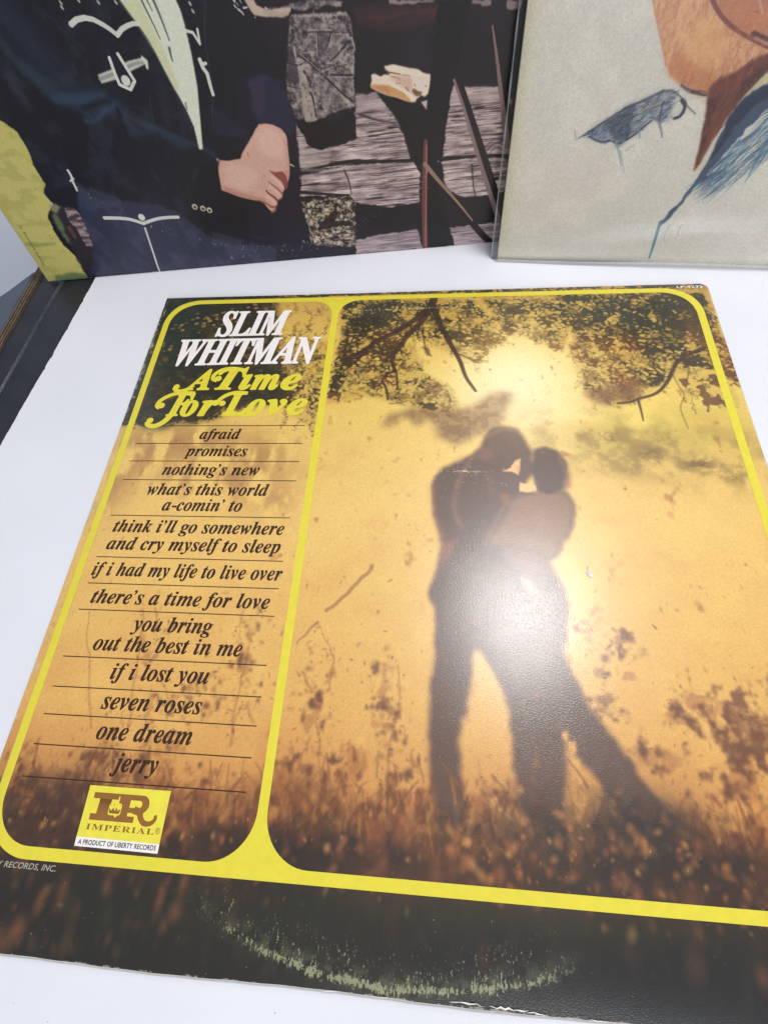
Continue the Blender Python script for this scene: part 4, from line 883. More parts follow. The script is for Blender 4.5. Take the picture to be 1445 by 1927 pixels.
    def hatch(cnt, X0, X1, Y0, Y1, mask, cols, ang, sp, ln, al):
        for _ in range(cnt):
            x, y = rnd.uniform(X0, X1), rnd.uniform(Y0, Y1)
            if mask[min(p.n - 1, int(y * p.k)), min(p.n - 1, int(x * p.k))] < .4: continue
            a = ang + rnd.gauss(0, sp); l = rnd.uniform(.4, 1) * ln
            p.ink(p.stroke([(x - math.cos(a) * l / 2, y - math.sin(a) * l / 2), (x + rnd.gauss(0, .2), y + rnd.gauss(0, .2)), (x + math.cos(a) * l / 2, y + math.sin(a) * l / 2)], .32, .2, .35), rnd.choice(cols), rnd.uniform(.3, 1) * al)
    cx0, cy0 = [(35.2,50.4)][0]; cx1, cy1 = [(80.1,80.4)][0]
    blues = [(42, 44, 62), (60, 74, 98), (70, 102, 128), (54, 58, 78)]
    hatch(1500, cx0, cx1, cy0, cy1, cp, blues, dirn, .25, 3.2, .75)
    hatch(500, cx0, cx1, cy0, cy1, cp, [(176, 178, 176), (150, 160, 172)], dirn, .3, 2.4, .55)
    hatch(500, cx0, cx1, cy0, cy1, p.place(p.poly(core, .5)), [(38, 38, 54), (44, 52, 74)], dirn + .2, .3, 2.6, .8)
    for pts, w0, w1, c, a in [([(30.2,65.2),(31.8,61.2)], .5, .4, (130, 140, 150), .6), ([(32.6,61.6),(34.8,63.2),(37.9,65.1),(45.2,69.8),(51.9,74.1),(58.8,76.7),(66.2,80.0)], .6, 1.3, (62, 62, 80), .55),
                              ([(66.2,80.0),(70.2,80.3),(73.3,78.7),(77.5,76.0),(79.0,74.2),(83.7,71.3)], 1.1, .6, (84, 82, 98), .6), ([(37.7,62.6),(43.8,59.9),(48.6,60.9),(50.7,59.9)], .8, .7, (56, 74, 100), .8),
                              ([(55.8,61.1),(59.5,63.5),(62.9,66.9),(64.9,68.8)], .9, .7, (50, 54, 76), .8), ([(51.7,59.5),(54.5,54.6),(56.7,49.6)], 1.3, .4, (110, 130, 150), .5), ([(54.5,56.3),(56.6,52.1),(59.0,46.6)], .9, .3, (140, 156, 168), .45),
                              ([(56.8,56.3),(58.6,57.9),(60.0,59.1)], .4, .3, (130, 140, 150), .6), ([(67.8,69.2),(70.3,65.7),(72.2,62.0)], 1.4, .6, (76, 84, 108), .5), ([(67.9,76.1),(67.9,72.5),(68.8,68.8)], .8, .6, (58, 62, 80), .7),
                              ([(60.4,65.0),(61.8,61.9)], 1.6, .8, (128, 156, 172), .6), ([(73.1,82.1),(76.1,80.1),(79.4,79.2)], .5, .8, (120, 124, 132), .8), ([(79.2,79.7),(82.3,79.1),(84.6,78.4)], 1.6, .8, (84, 66, 74), .85)]:
        p.ink(p.stroke(pts, w0, w1, .4), c, a)
    x, y = [(75.6,73.2)][0]
    p.stamp(x, y, 3.0, (70, 70, 84), .75, 1.4, 1.4, .3); p.stamp(x - .55, y + .1, 2.4, (214, 210, 200), 1, 1.4, 1.5, .3)
    p.ink(p.stroke([(75.8,76.4),(78.0,74.6),(78.4,72.4),(77.3,70.2),(75.2,69.7)], 1.4, 1.2, .3), (58, 54, 66), .85)
    # crayon shirt on the right
    p.ink(p.poly([(117.0,93.3),(108.2,86.0),(104.8,82.0),(102.2,78.4),(99.4,71.8),(98.0,62.4),(96.6,52.4),(94.7,45.4),(97.1,48.9),(100.0,57.5),(101.3,67.1),(103.9,74.7),(110.2,81.9),(119.8,87.9)], .6, .2), (206, 196, 152), .85)
    sh = [(119.4,88.6),(113.7,83.9),(110.2,82.0),(105.0,79.8),(101.0,75.5),(98.8,68.7),(98.0,62.4),(97.5,55.8),(96.2,48.9),(95.0,43.6),(91.2,34.2),(87.4,28.3),(84.6,23.2),(84.8,21.2),(89.1,26.3),(93.5,36.1),(97.3,43.6),(101.0,50.7),(105.1,58.3),(109.0,65.5),(114.5,73.1),(123.4,81.0)]
    p.ink(p.poly(sh, .6, .5, 3), (54, 72, 100), .9)
    p.ink(p.poly([(110.4,81.5),(105.3,79.1),(100.8,74.0),(99.0,67.1),(98.4,59.1),(97.6,52.4),(100.4,56.6),(102.8,65.6),(106.2,71.7),(112.3,77.6),(121.5,84.5),(119.8,87.9)], .8, .5), (34, 42, 68), .85)
    p.ink(p.stroke([(84.6,23.2),(84.8,18.0),(85.2,10.5),(85.2,4.1)], 1.8, .9, .5), (66, 110, 130), .8)
    for _ in range(520):
        t = rnd.random(); s = rnd.random()
        x0, y0 = [(112.0,78.3)][0]; x1, y1 = [(99.2,43.6)][0]
        off = rnd.uniform(-2, 24 * (1 - t * .55))
        x = x0 + 16 + (x1 - x0 - 16) * t + off * .75; y = y0 + 10 + (y1 - y0 - 10) * t - off * .55
        a = math.atan2(-1.15, -1) + rnd.gauss(0, .12); l = rnd.uniform(3, 12)
        p.ink(p.stroke([(x, y), (x + math.cos(a) * l, y + math.sin(a) * l)], rnd.uniform(.5, 1.3), .2, .5), rnd.choice([(84, 122, 146), (110, 146, 162), (58, 84, 116), (150, 170, 176), (44, 56, 84)]), rnd.uniform(.2, .55) * (1 - off / 34))
    for pts, w in [([(107.6,60.7),(103.3,49.8),(102.3,40.9),(99.3,36.2)], 1.2), ([(120.1,61.5),(119.0,51.6),(118.4,42.8)], 2.2), ([(122.1,57.4),(121.2,50.7),(119.1,45.5)], 1.2), ([(106.6,50.7),(104.0,43.6)], 1.4)]:
        p.ink(p.stroke(pts, w, .3, .6), (76, 122, 146), .65)
    for c, r in [([(91.2,17.6)][0], 6.0), ([(96.8,19.3)][0], 4.0)]:
        P = [(c[0] + r * .35 * math.cos(a), c[1] + r * math.sin(a) * .8) for a in np.linspace(1.9, 4.5, 8)]
        p.ink(p.stroke(P, .5, .25, .3), (124, 126, 124), .5)
    for pts in [[(10.3,98.7),(12.2,92.8)], [(10.1,58.6),(10.3,57.4)], [(12.9,103.3),(13.9,101.7)]]:
        p.ink(p.stroke(pts, .5, .3, .3), (230, 228, 218), .7)
    p.img *= (1 + (p.noise(.5, .5, 91) - .5) * .10)[..., None]
    return p.image('crayon_print')


def card_mat(name, image, rough, grain, spec=0.5, coat=0.0):
    """printed, varnished card: the picture in the ink, fine grain in the varnish"""
    m, nt, b = new_mat(name)
    tx = nt.nodes.new('ShaderNodeTexImage')
    tx.image = image
    tx.interpolation = 'Linear'
    tx.extension = 'EXTEND'
    nt.links.new(tx.outputs['Color'], b.inputs['Base Color'])
    b.inputs['Specular IOR Level'].default_value = spec
    b.inputs['Coat Weight'].default_value = coat
    b.inputs['Coat Roughness'].default_value = 0.2
    tc, bp = add_noise_bump(nt, b, 1500, grain, 0.00019, (1.0, 1.8, 1.0), 3.0)
    nz = nt.nodes.new('ShaderNodeTexNoise')
    nz.inputs['Scale'].default_value = 40
    nz.inputs['Detail'].default_value = 6
    mr = nt.nodes.new('ShaderNodeMapRange')
    mr.inputs['From Min'].default_value = 0.3
    mr.inputs['From Max'].default_value = 0.7
    mr.inputs['To Min'].default_value = rough - 0.03
    mr.inputs['To Max'].default_value = rough + 0.05
    nt.links.new(tc.outputs['Object'], nz.inputs['Vector'])
    nt.links.new(nz.outputs['Fac'], mr.inputs['Value'])
    nt.links.new(mr.outputs['Result'], b.inputs['Roughness'])
    nt.links.new(bp.outputs['Normal'], b.inputs['Coat Normal'])
    return m


def ink_mat(name, rgb, rough=0.30, var=0.05):
    m = plain_mat(name, rgb, rough, var, 300)
    add_noise_bump(m.node_tree, m.node_tree.nodes['Principled BSDF'], 1500, 0.12, 0.00012, (1, 1.9, 1), 3)
    return m


paper_edge = plain_mat('grey_card_edge', (196, 190, 178), 0.8, 0.15, 300, 0.4, 900)
torn_paper = plain_mat('torn_white_paper', (226, 222, 216), 0.9, 0.12, 400, 0.8, 1500)
card_back = plain_mat('plain_card_back', (200, 196, 186), 0.6, 0.05)

# ------------------------------------------------------------------ a record sleeve
TH = 4.0          # mm, thickness of a sleeve with its record


def zflat(x, y):
    """height of the cover face in mm: card lies over the record and falls to the thin edges"""
    e = min(x, y, S - x, S - y)
    r = math.hypot(x - 156.5, y - 153.5)
    edge = -1.3 * (1 - min(1, max(0, e) / 14.0)) ** 2
    d = min(1, max(0, (r - 140) / 26.0))
    disc = -0.5 * d * d * (3 - 2 * d)
    return edge + disc + 0.12 * math.sin(x * .031 + 1) * math.sin(y * .027)


def outline_wobble(x, y, rough):
    if y < 0.01:
        return rough * (0.3 * math.sin(x * .06) + .06 * math.sin(x * .37 + 1))
    return 0.0


def make_sleeve(name, M, mat, zf, rough=1.0, corner=0.0, N=96):
    root = empty(name, M)
    xs = [S * i / N for i in range(N + 1)]
    V, F, UV = [], [], []
    for j in range(N + 1):
        for i in range(N + 1):
            x, y = xs[i], xs[j]
            yy = y + outline_wobble(x, y, rough)
            xx = x
            if corner and x > S - corner * 2 and y > S - corner * 2:      # blunted corner
                d = (x - (S - corner * 2)) + (y - (S - corner * 2)) - corner * 3
                if d > 0:
                    xx -= d * .5; yy -= d * .5
            V.append((xx / 1000, yy / 1000, zf(x, y) / 1000))
            UV.append((xx / S, yy / S))
    for j in range(N):
        for i in range(N):
            a = j * (N + 1) + i
            F.append((a, a + 1, a + N + 2, a + N + 1))
    mesh_obj('front_panel', V, F, mat, root, True, UV)
    # the four thin edges of board, a little layered, and the panel underneath
    ring = [i for i in range(N + 1)] + [(j + 1) * (N + 1) - 1 for j in range(1, N + 1)] \
        + [N * (N + 1) + i for i in range(N - 1, -1, -1)] + [j * (N + 1) for j in range(N - 1, 0, -1)]
    EV, EF = [], []
    cx = cy = S / 2000
    for k, r in enumerate(ring):
        x, y, z = V[r]
        dx, dy = (x - cx), (y - cy)
        nx = (1 if dx > 0 else -1) if abs(dx) > abs(dy) - 1e-6 else 0
        ny = (1 if dy > 0 else -1) if abs(dy) > abs(dx) - 1e-6 else 0
        zb = (-TH + 0.9) / 1000
        mid = (z + zb) / 2
        EV += [(x, y, z), (x + nx * .0004, y + ny * .0004, z - .0004), (x + nx * .0001, y + ny * .0001, mid),
               (x + nx * .0004, y + ny * .0004, zb + .0003), (x, y, zb)]
    R = len(ring)
    for k in range(R):
        a, b = k * 5, ((k + 1) % R) * 5
        for q in range(4):
            EF.append((a + q, b + q, b + q + 1, a + q + 1)[::-1])
    mesh_obj('card_edge', EV, EF, paper_edge, root, True)
    BV = [(V[r][0], V[r][1], (-TH + 0.9) / 1000) for r in ring]
    BV2 = [(cx + (v[0] - cx) * .93, cy + (v[1] - cy) * .93, -TH / 1000) for v in BV]
    BF = [(k, (k + 1) % R, R + (k + 1) % R, R + k)[::-1] for k in range(R)] + [tuple(range(R, 2 * R))[::-1]]
    mesh_obj('back_panel', BV + BV2, BF, card_back, root, False)
    return root


def frame_matrix(o, u, v):
    u = Vector(u).normalized(); v = Vector(v); v = (v - u * v.dot(u)).normalized(); w = u.cross(v)
    return Matrix(((u.x, v.x, w.x, o[0]), (u.y, v.y, w.y, o[1]), (u.z, v.z, w.z, o[2]), (0, 0, 0, 1)))


meadow = card_mat('meadow_cover_card', paint_meadow(), 0.42, 0.27, 0.3, 0.8)
main = make_sleeve('record_sleeve', Matrix.Identity(4), meadow, zflat, 1.0, 2.2)
tag(main, 'golden album sleeve lying flat, couple embracing in a meadow beside a list of songs', 'record sleeve')


def conform(bm, z0=0.07, cell=5.0):
    """split long edges and lay the flat shape on the curved card"""
    for _ in range(7):
        bmesh.ops.triangulate(bm, faces=bm.faces[:])
        long = [e for e in bm.edges if e.calc_length() > cell]
        if not long:
            break
        bmesh.ops.subdivide_edges(bm, edges=long, cuts=1)
    for v in bm.verts:
        v.co.z = zflat(v.co.x, v.co.y) + z0 + v.co.z
    for v in bm.verts:
        v.co /= 1000
    for f in bm.faces:
        f.smooth = True
        if f.normal.z < 0:
            f.normal_flip()


def bm_obj(name, bm, mat, parent):
    me = bpy.data.meshes.new(name)
    bm.normal_update()
    bm.to_mesh(me); bm.free()
    me.materials.append(mat)
    o = bpy.data.objects.new(name, me)
    COL.objects.link(o)
    o.parent = parent
    return o


def fill2d(loops):
    """closed loops in mm -> flat bmesh, inner loops become holes"""
    cu = bpy.data.curves.new('outline', 'CURVE')
    cu.dimensions = '2D'; cu.fill_mode = 'BOTH'
    for lp in loops:
        s = cu.splines.new('POLY')
        s.points.add(len(lp) - 1)
        for q, (x, y) in zip(s.points, lp):
            q.co = (x, y, 0, 1)
        s.use_cyclic_u = True
    return curve_bm(cu)


def curve_bm(cu):
    o = bpy.data.objects.new('outline', cu)
    COL.objects.link(o)
    dg = bpy.context.evaluated_depsgraph_get()
    me = o.evaluated_get(dg).to_mesh()
    bm = bmesh.new(); bm.from_mesh(me)
    o.evaluated_get(dg).to_mesh_clear()
    bpy.data.objects.remove(o)
    return bm


def rrect(x0, y0, x1, y1, r, n=14):
    if not isinstance(r, tuple): r = (r, r, r, r)
    out = []
    for (cx, cy, a0, q) in [(x1 - r[0], y0 + r[0], -90, r[0]), (x1 - r[1], y1 - r[1], 0, r[1]), (x0 + r[2], y1 - r[2], 90, r[2]), (x0 + r[3], y0 + r[3], 180, r[3])]:
        for k in range(n + 1):
            a = math.radians(a0 + 90 * k / n)
            out.append((cx + q * math.cos(a), cy + q * math.sin(a)))
    return out


yellow = ink_mat('lemon_yellow_ink', (220, 206, 64), 0.30, 0.035)
bm = fill2d([rrect(4.1, 26.5, 306.2, 309.0, (20, 20, 20, 20)),
             rrect(7.9, 30.4, 105.0, 305.2, (16.5, 12.5, 17, 16)),
             rrect(108.6, 30.4, 302.2, 305.2, (16, 17, 12.5, 16.5))])
conform(bm, 0.06)
bm_obj('yellow_border', bm, yellow, main)

# ------------------------------------------------------------------ lettering
def serif(s, a=0x1D482, A=0x1D468):
    o = ''
    for ch in s:
        if 'a' <= ch <= 'z': o += chr(a + ord(ch) - 97)
        elif 'A' <= ch <= 'Z': o += chr(A + ord(ch) - 65)
        else: o += ch
    return o


def text_bm(body, box=None, height=None, offset=0.0, spacing=1.0, ref=None, wordspace=1.0, dotless=False, shear=0.0, bold=0.0, squash=None):
    """text laid between box=(x0, x1, baseline) in mm; height is mm per em-like unit measured on ref"""
    def build(t):
        cu = bpy.data.curves.new('text', 'FONT')
        cu.body = t; cu.size = 1.0; cu.offset = offset; cu.space_character = spacing
        cu.space_word = wordspace; cu.resolution_u = 5; cu.shear = shear
        return curve_bm(cu)
    bm = build(body)
    if dotless:
        bmesh.ops.remove_doubles(bm, verts=bm.verts, dist=1e-5)
        seen = set()
        for v0 in list(bm.verts):
            if v0 in seen or not v0.is_valid: continue
            st, isl = [v0], []
            seen.add(v0)
            while st:
                v = st.pop(); isl.append(v)
                for e in v.link_edges:
                    w = e.other_vert(v)
                    if w not in seen: seen.add(w); st.append(w)
            if min(v.co.y for v in isl) > 0.40:
                bmesh.ops.delete(bm, geom=isl, context='VERTS')
    r = build(ref or body)
    h = max(v.co.y for v in r.verts) - (0 if ref else min(v.co.y for v in r.verts))
    r.free()
    xs = [v.co.x for v in bm.verts]
    x0, x1, base = box
    sx = (x1 - x0) / (max(xs) - min(xs)); sy = height / h
    mx = min(xs)
    for v in bm.verts:
        v.co.x = x0 + (v.co.x - mx) * sx
        y = v.co.y * sy
        if squash:                                    # short ascenders and descenders, as in a book face
            if y > height: y = height + (y - height) * squash
            elif y < 0: y *= squash
        v.co.y = base + y
    if bold:                                          # heavier strokes: the letter printed again a hair to each side
        src = bm.copy()
        k = 6 if bold < 0.3 else 10
        for i in range(k):
            a = math.tau * i / k
            me = bpy.data.meshes.new('tmp')
            c = src.copy()
            for v in c.verts:
                v.co.x += bold * math.cos(a); v.co.y += bold * math.sin(a) * .8; v.co.z += .0025 * (i + 1)
            c.to_mesh(me); c.free()
            bm.from_mesh(me); bpy.data.meshes.remove(me)
        src.free()
    return bm


def lettering(name, bms, mat, parent, z0=0.075):
    out = bmesh.new()
    for i, b in enumerate(bms):
        me = bpy.data.meshes.new('tmp')
        for v in b.verts: v.co.z += .0011 * i
        b.to_mesh(me); b.free()
        out.from_mesh(me)
        bpy.data.meshes.remove(me)
    conform(out, z0, 12)
    return bm_obj(name, out, mat, parent)


def tube2d(pts, w0, w1=None):
    """a swash: tapered ribbon through smooth points, round ends"""
    w1 = w0 if w1 is None else w1
    P = []
    n = len(pts)
    for i in range(n - 1):
        p0 = pts[max(0, i - 1)]; p1 = pts[i]; p2 = pts[i + 1]; p3 = pts[min(n - 1, i + 2)]
        for k in range(6):
            t = k / 6
            P.append(tuple(0.5 * (2 * p1[c] + (p2[c] - p0[c]) * t + (2 * p0[c] - 5 * p1[c] + 4 * p2[c] - p3[c]) * t * t
                                  + (3 * p1[c] - p0[c] - 3 * p2[c] + p3[c]) * t ** 3) for c in (0, 1)))
    P.append(tuple(pts[-1]))
    L, R = [], []
    m = len(P)
    for i in range(m):
        a, b = P[max(0, i - 1)], P[min(m - 1, i + 1)]
        dx, dy = b[0] - a[0], b[1] - a[1]; l = math.hypot(dx, dy) + 1e-9
        w = (w0 + (w1 - w0) * i / (m - 1)) / 2
        L.append((P[i][0] - dy / l * w, P[i][1] + dx / l * w)); R.append((P[i][0] + dy / l * w, P[i][1] - dx / l * w))
    bm = bmesh.new()
    vs = [(bm.verts.new((*a, 0)), bm.verts.new((*b, 0))) for a, b in zip(L, R)]
    for i in range(m - 1):
        bm.faces.new((vs[i][0], vs[i][1], vs[i + 1][1], vs[i + 1][0]))
    return bm


def disc2d(x, y, r, rx=None):
    bm = bmesh.new()
    rx = rx or r
    bm.faces.new([bm.verts.new((x + rx * math.cos(a), y + r * math.sin(a), 0)) for a in [k * math.tau / 20 for k in range(20)]])
    return bm


white_ink = ink_mat('white_ink', (236, 230, 226), 0.30, 0.03)
brown_ink = ink_mat('dark_brown_ink', (56, 32, 20), 0.32, 0.1)

lettering('artist_lettering', [
    text_bm(serif('SLIM'), (38.8, 80.5, 278.4), 19.2, 0, 0.93, serif('L'), bold=.52),
    text_bm(serif('WHITMAN'), (19.6, 100.6, 256.6), 19.0, 0, 0.9, serif('H'), bold=.52)], white_ink, main)

TB = dict(bold=.62)
TT = [text_bm(serif('A'), (30.6, 43.4, 238.7), 14.2, 0, 1, serif('A'), **TB),
      text_bm(serif('T'), (47.4, 62.6, 238.8), 13.8, 0, 1, serif('T'), **TB),
      text_bm(serif('i'), (60.6, 66.2, 238.7), 10.0, 0, 1, serif('x'), dotless=True, **TB),
      text_bm(serif('m'), (67.2, 81.2, 238.5), 10.0, 0, 1, serif('x'), **TB),
      text_bm(serif('e'), (83.4, 93.2, 238.4), 10.0, 0, 1, serif('x'), **TB),
      tube2d([(34.5, 241.8), (31.5, 239.0), (28.2, 237.9), (25.2, 238.6), (23.9, 240.6)], 2.4, 2.4), disc2d(25.0, 241.0, 1.8),
      tube2d([(60, 252.4), (54, 253.4), (48.6, 252.4), (45.0, 249.4), (44.6, 246.2), (47.2, 244.8)], 2.2, 2.6), disc2d(47.6, 246.2, 1.9),
      tube2d([(56, 252.4), (60.5, 252.2), (63.4, 254.0)], 2.4, 1.2),
      text_bm(serif('F'), (24.6, 36.8, 221.4), 14.6, 0, 1, serif('F'), **TB),
      text_bm(serif('o'), (31.9, 40.0, 221.2), 9.9, 0, 1, serif('x'), **TB),
      text_bm(serif('r'), (41.8, 51.0, 221.2), 9.9, 0, 1, serif('x'), **TB),
      text_bm(serif('L'), (55.0, 67.2, 221.3), 14.4, 0, 1, serif('L'), **TB),
      text_bm(serif('o'), (67.6, 76.4, 221.6), 9.9, 0, 1, serif('x'), **TB),
      text_bm(serif('v'), (78.2, 87.8, 221.6), 9.9, 0, 1, serif('x'), **TB),
      text_bm(serif('e'), (89.2, 98.6, 221.8), 9.9, 0, 1, serif('x'), **TB),
      tube2d([(36.6, 236.2), (30, 236.6), (24, 235.6), (18.9, 232.2), (17.4, 228.4), (19.4, 226.6)], 2.3, 2.6), disc2d(19.9, 228.2, 1.9),
      tube2d([(28.4, 226), (26.4, 220.6), (23.4, 216.6), (19.4, 214.6), (15.8, 215.6), (14.9, 217.6)], 3.6, 2.4), disc2d(16.2, 218.3, 1.9),
      tube2d([(66, 235.8), (60, 236.4), (54.6, 234.6), (51.2, 231.2), (51.8, 228.6)], 2.3, 2.5), disc2d(53.4, 229.2, 1.8),
      tube2d([(55, 222.0), (59, 223.4), (63, 222.2), (68, 221.2), (71.4, 223.4)], 2.3, 1.8)]
lettering('title_lettering', TT, yellow, main, 0.08)

songs = [('afraid', 45.9, 67.2, 206.4), ('promises', 40.6, 72.7, 196.1), ('nothing’s new', 31.7, 80.8, 185.1), ('what’s this world', 27.0, 87.2, 173.9),
         ('a-comin’ to', 36.9, 75.9, 165.4), ('think i’ll go somewhere', 16.0, 97.8, 153.9), ('and cry myself to sleep', 15.6, 97.5, 145.0),
         ('if i had my life to live over', 12.8, 100.3, 132.3), ('there’s a time for love', 16.7, 96.8, 119.6), ('you bring', 38.9, 74.2, 108.2),
         ('out the best in me', 24.6, 88.6, 99.6), ('if i lost you', 35.9, 77.1, 88.4), ('seven roses', 35.7, 76.7, 77.1), ('one dream', 37.2, 75.4, 66.2),
         ('jerry', 46.6, 64.7, 55.7)]
for s, x0, x1, base in songs:
    o = lettering('song_title', [text_bm(serif(s), (x0, x1, base), 4.5, 0, 1.02, serif('x'), bold=.09, squash=.82)], brown_ink, main)
for y in (214.7, 203.7, 193.1, 182.2, 162.5, 141.2, 128.6, 116.6, 96.6, 84.6, 74.1, 63.2, 52.0):
    b = fill2d([[(12.5, y - .19), (99.7, y - .19), (99.7, y + .19), (12.5, y + .19)]])
    conform(b, 0.07)
    bm_obj('rule_line', b, brown_ink, main)

# imprint label
lb = fill2d([[(40.5, 34.5), (71.8, 34.3), (71.8, 50.7), (40.4, 50.7)]])
conform(lb, 0.07, 3)
label = bm_obj('imprint_label', lb, ink_mat('label_yellow_ink', (226, 214, 72), .32), main)
lb = fill2d([[(40.6, 31.7), (71.8, 31.5), (71.8, 34.3), (40.5, 34.5)]])
conform(lb, 0.07, 3)
bm_obj('white_strip', lb, white_ink, label)
mono = ink_mat('tan_ink', (142, 96, 44), 0.34)
big = [fill2d([[(43.3, 39.9), (52.6, 39.9), (52.6, 41.9), (50.0, 41.9), (50.4, 46.7), (52.8, 46.7), (52.8, 48.6), (43.0, 48.6), (43.0, 46.7), (45.7, 46.7), (45.5, 41.9), (43.3, 41.9)]]),
       fill2d([rrect(53.3, 42.9, 64.9, 48.6, (2.9, 2.9, .1, .1), 8), rrect(57.6, 44.5, 62.2, 46.9, (1.15, 1.15, .1, .1), 6)]),
       fill2d([[(53.4, 39.9), (60.2, 39.9), (60.2, 41.8), (57.4, 41.8), (57.4, 46.0), (53.9, 46.0), (53.9, 41.8), (53.4, 41.8)]]),
       tube2d([(59.5, 43.9), (61.9, 43.2), (62.7, 41.6), (64.4, 40.1), (66.8, 40.2), (68.2, 41.6), (68.0, 42.8)], 2.5, 1.0),
       fill2d([[(52.3, 47.8), (54.6, 47.8), (54.6, 48.6), (52.3, 48.6)]]), fill2d([[(52.3, 39.9), (53.8, 39.9), (53.8, 41.2), (52.3, 41.2)]])]
lettering('monogram', big, mono, label, 0.10)
crown_bm = [fill2d([[(50.4, 42.3), (54.2, 42.3), (54.6, 44.0), (53.4, 43.2), (52.9, 44.3), (52.3, 43.1), (51.6, 44.3), (51.1, 43.2), (50.0, 44.0)]])]
crown_bm += [disc2d(x, y, .17) for x, y in ((50.4, 44.9), (51.7, 45.1), (52.9, 45.1), (54.2, 44.9))]
patch = fill2d([rrect(49.9, 41.75, 54.75, 45.6, .9, 4)])
conform(patch, .108, 3)
bm_obj('crown_ground', patch, label.data.materials[0], label)
lettering('crown_emblem', crown_bm, mono, label, 0.122)
roman = lambda s: serif(s, 0x1D41A, 0x1D400)
lettering('imprint_name', [text_bm(roman('IMPERIAL'), (43.1, 68.9, 36.9), 1.75, 0.0, 1.15, roman('I')), text_bm('®', (69.2, 71.0, 37.2), 1.9, 0, 1, '®')], mono, label, 0.10)
grey_ink = ink_mat('grey_ink', (64, 72, 60), .4)
lettering('strip_lettering', [text_bm('A PRODUCT OF LIBERTY RECORDS', (41.7, 70.8, 32.35), 1.45, 0, 1.05, 'A', bold=.05)], grey_ink, label, 0.10)
pale_ink = ink_mat('pale_grey_ink', (168, 160, 150), .35)
lettering('copyright_line', [text_bm('© LIBERTY RECORDS, INC.', (-0.0 + 2.6, 36.4, 23.8), 1.75, 0.012, 1.05, 'I', shear=0.2)], pale_ink, main, .07)
lettering('catalogue_number', [text_bm('LP-9232', (296.2, 309.4, 308.7), 2.0, 0, 1.1, 'L', bold=.08)], white_ink, main, .07)

# torn white fibres along the lower edge
rnd = random.Random(77)
V, F = [], []
def sliver(x0, x1, y, w):
    n = max(4, int((x1 - x0) / 1.2)); base = len(V)
    for k in range(n + 1):
        t = k / n
        x = x0 + (x1 - x0) * t
        env = math.sin(math.pi * min(1, max(0, t))) ** .6
        h = w * env * rnd.uniform(.35, 1.2)
        yy = y + rnd.uniform(-.25, .25)
        z = zflat(x, max(0, yy)) + .12 + rnd.uniform(0, .25)
        V.append((x / 1000, (yy - h / 2) / 1000, (z - .1) / 1000)); V.append((x / 1000, (yy + h / 2) / 1000, z / 1000))
    for k in range(n):
        a = base + 2 * k
        F.append((a, a + 2, a + 3, a + 1))
for x0, x1, y, w in [(133, 139, .1, .3), (148, 155, .1, .25), (172, 183, .8, .4), (184, 196, .7, .55), (195, 201, .3, .4), (213, 219, .1, .25)]:
    sliver(x0, x1, y, w)
torn = mesh_obj('torn_edge', V, F, torn_paper, main, False)
torn['kind'] = 'stuff'

# a white fleck of paper on the cover
fx, fy = 229.0, 139.0
FV = [((fx + x * 1.15) / 1000, (fy + y * 1.1) / 1000, (zflat(fx, fy) + z) / 1000) for x, y, z in
      [(-1.2, .8, .15), (-.3, 1.3, .4), (.6, .7, .5), (1.3, -.4, .3), (1.1, -1.3, .12), (.2, -1.2, .3), (-.6, -.3, .45), (0, 0, .9)]]
FF = [(i, (i + 1) % 7, 7)[::-1] for i in range(7)]
fleck = mesh_obj('paper_fleck', FV, FF, torn_paper, None, False)
tag(fleck, 'tiny curled white paper fleck on the golden cover right of the embracing couple', 'paper scrap')

# ------------------------------------------------------------------ the two standing sleeves
def zstand(x, y):
    e = min(x, y, S - x, S - y)
    return -0.9 * (1 - min(1, max(0, e) / 5.0)) ** 2


ranch = card_mat('ranch_cover_card', paint_cowboy(), 0.36, 0.12, 0.42, 0.0)
b_o, b_u, b_v = (-0.08911, 0.33433334, -0.0045), (0.99683240, 0.07953096, 0), (-0.00941195, 0.1179684, 0.99297274)
cow = make_sleeve('record_sleeve', frame_matrix(b_o, b_u, b_v), ranch, zstand, 0.2)
tag(cow, 'dark glossy album sleeve standing up, man in black white-piped jacket by a log wall', 'record sleeve')

L = math.radians(12)
c_o, c_u, c_v = (0.20019972, 0.34051305, -0.0045), (0.99540097, -0.09579623, 0), (.09579623 * math.sin(L), .99540097 * math.sin(L), math.cos(L))
crayon = card_mat('crayon_cover_card', paint_portrait(), 0.5, 0.12, 0.3)
por = make_sleeve('record_sleeve', frame_matrix(c_o, c_u, c_v), crayon, zstand, 0.2)
tag(por, 'pale grey album sleeve standing in a clear bag, crayon chin and blue collar', 'record sleeve')


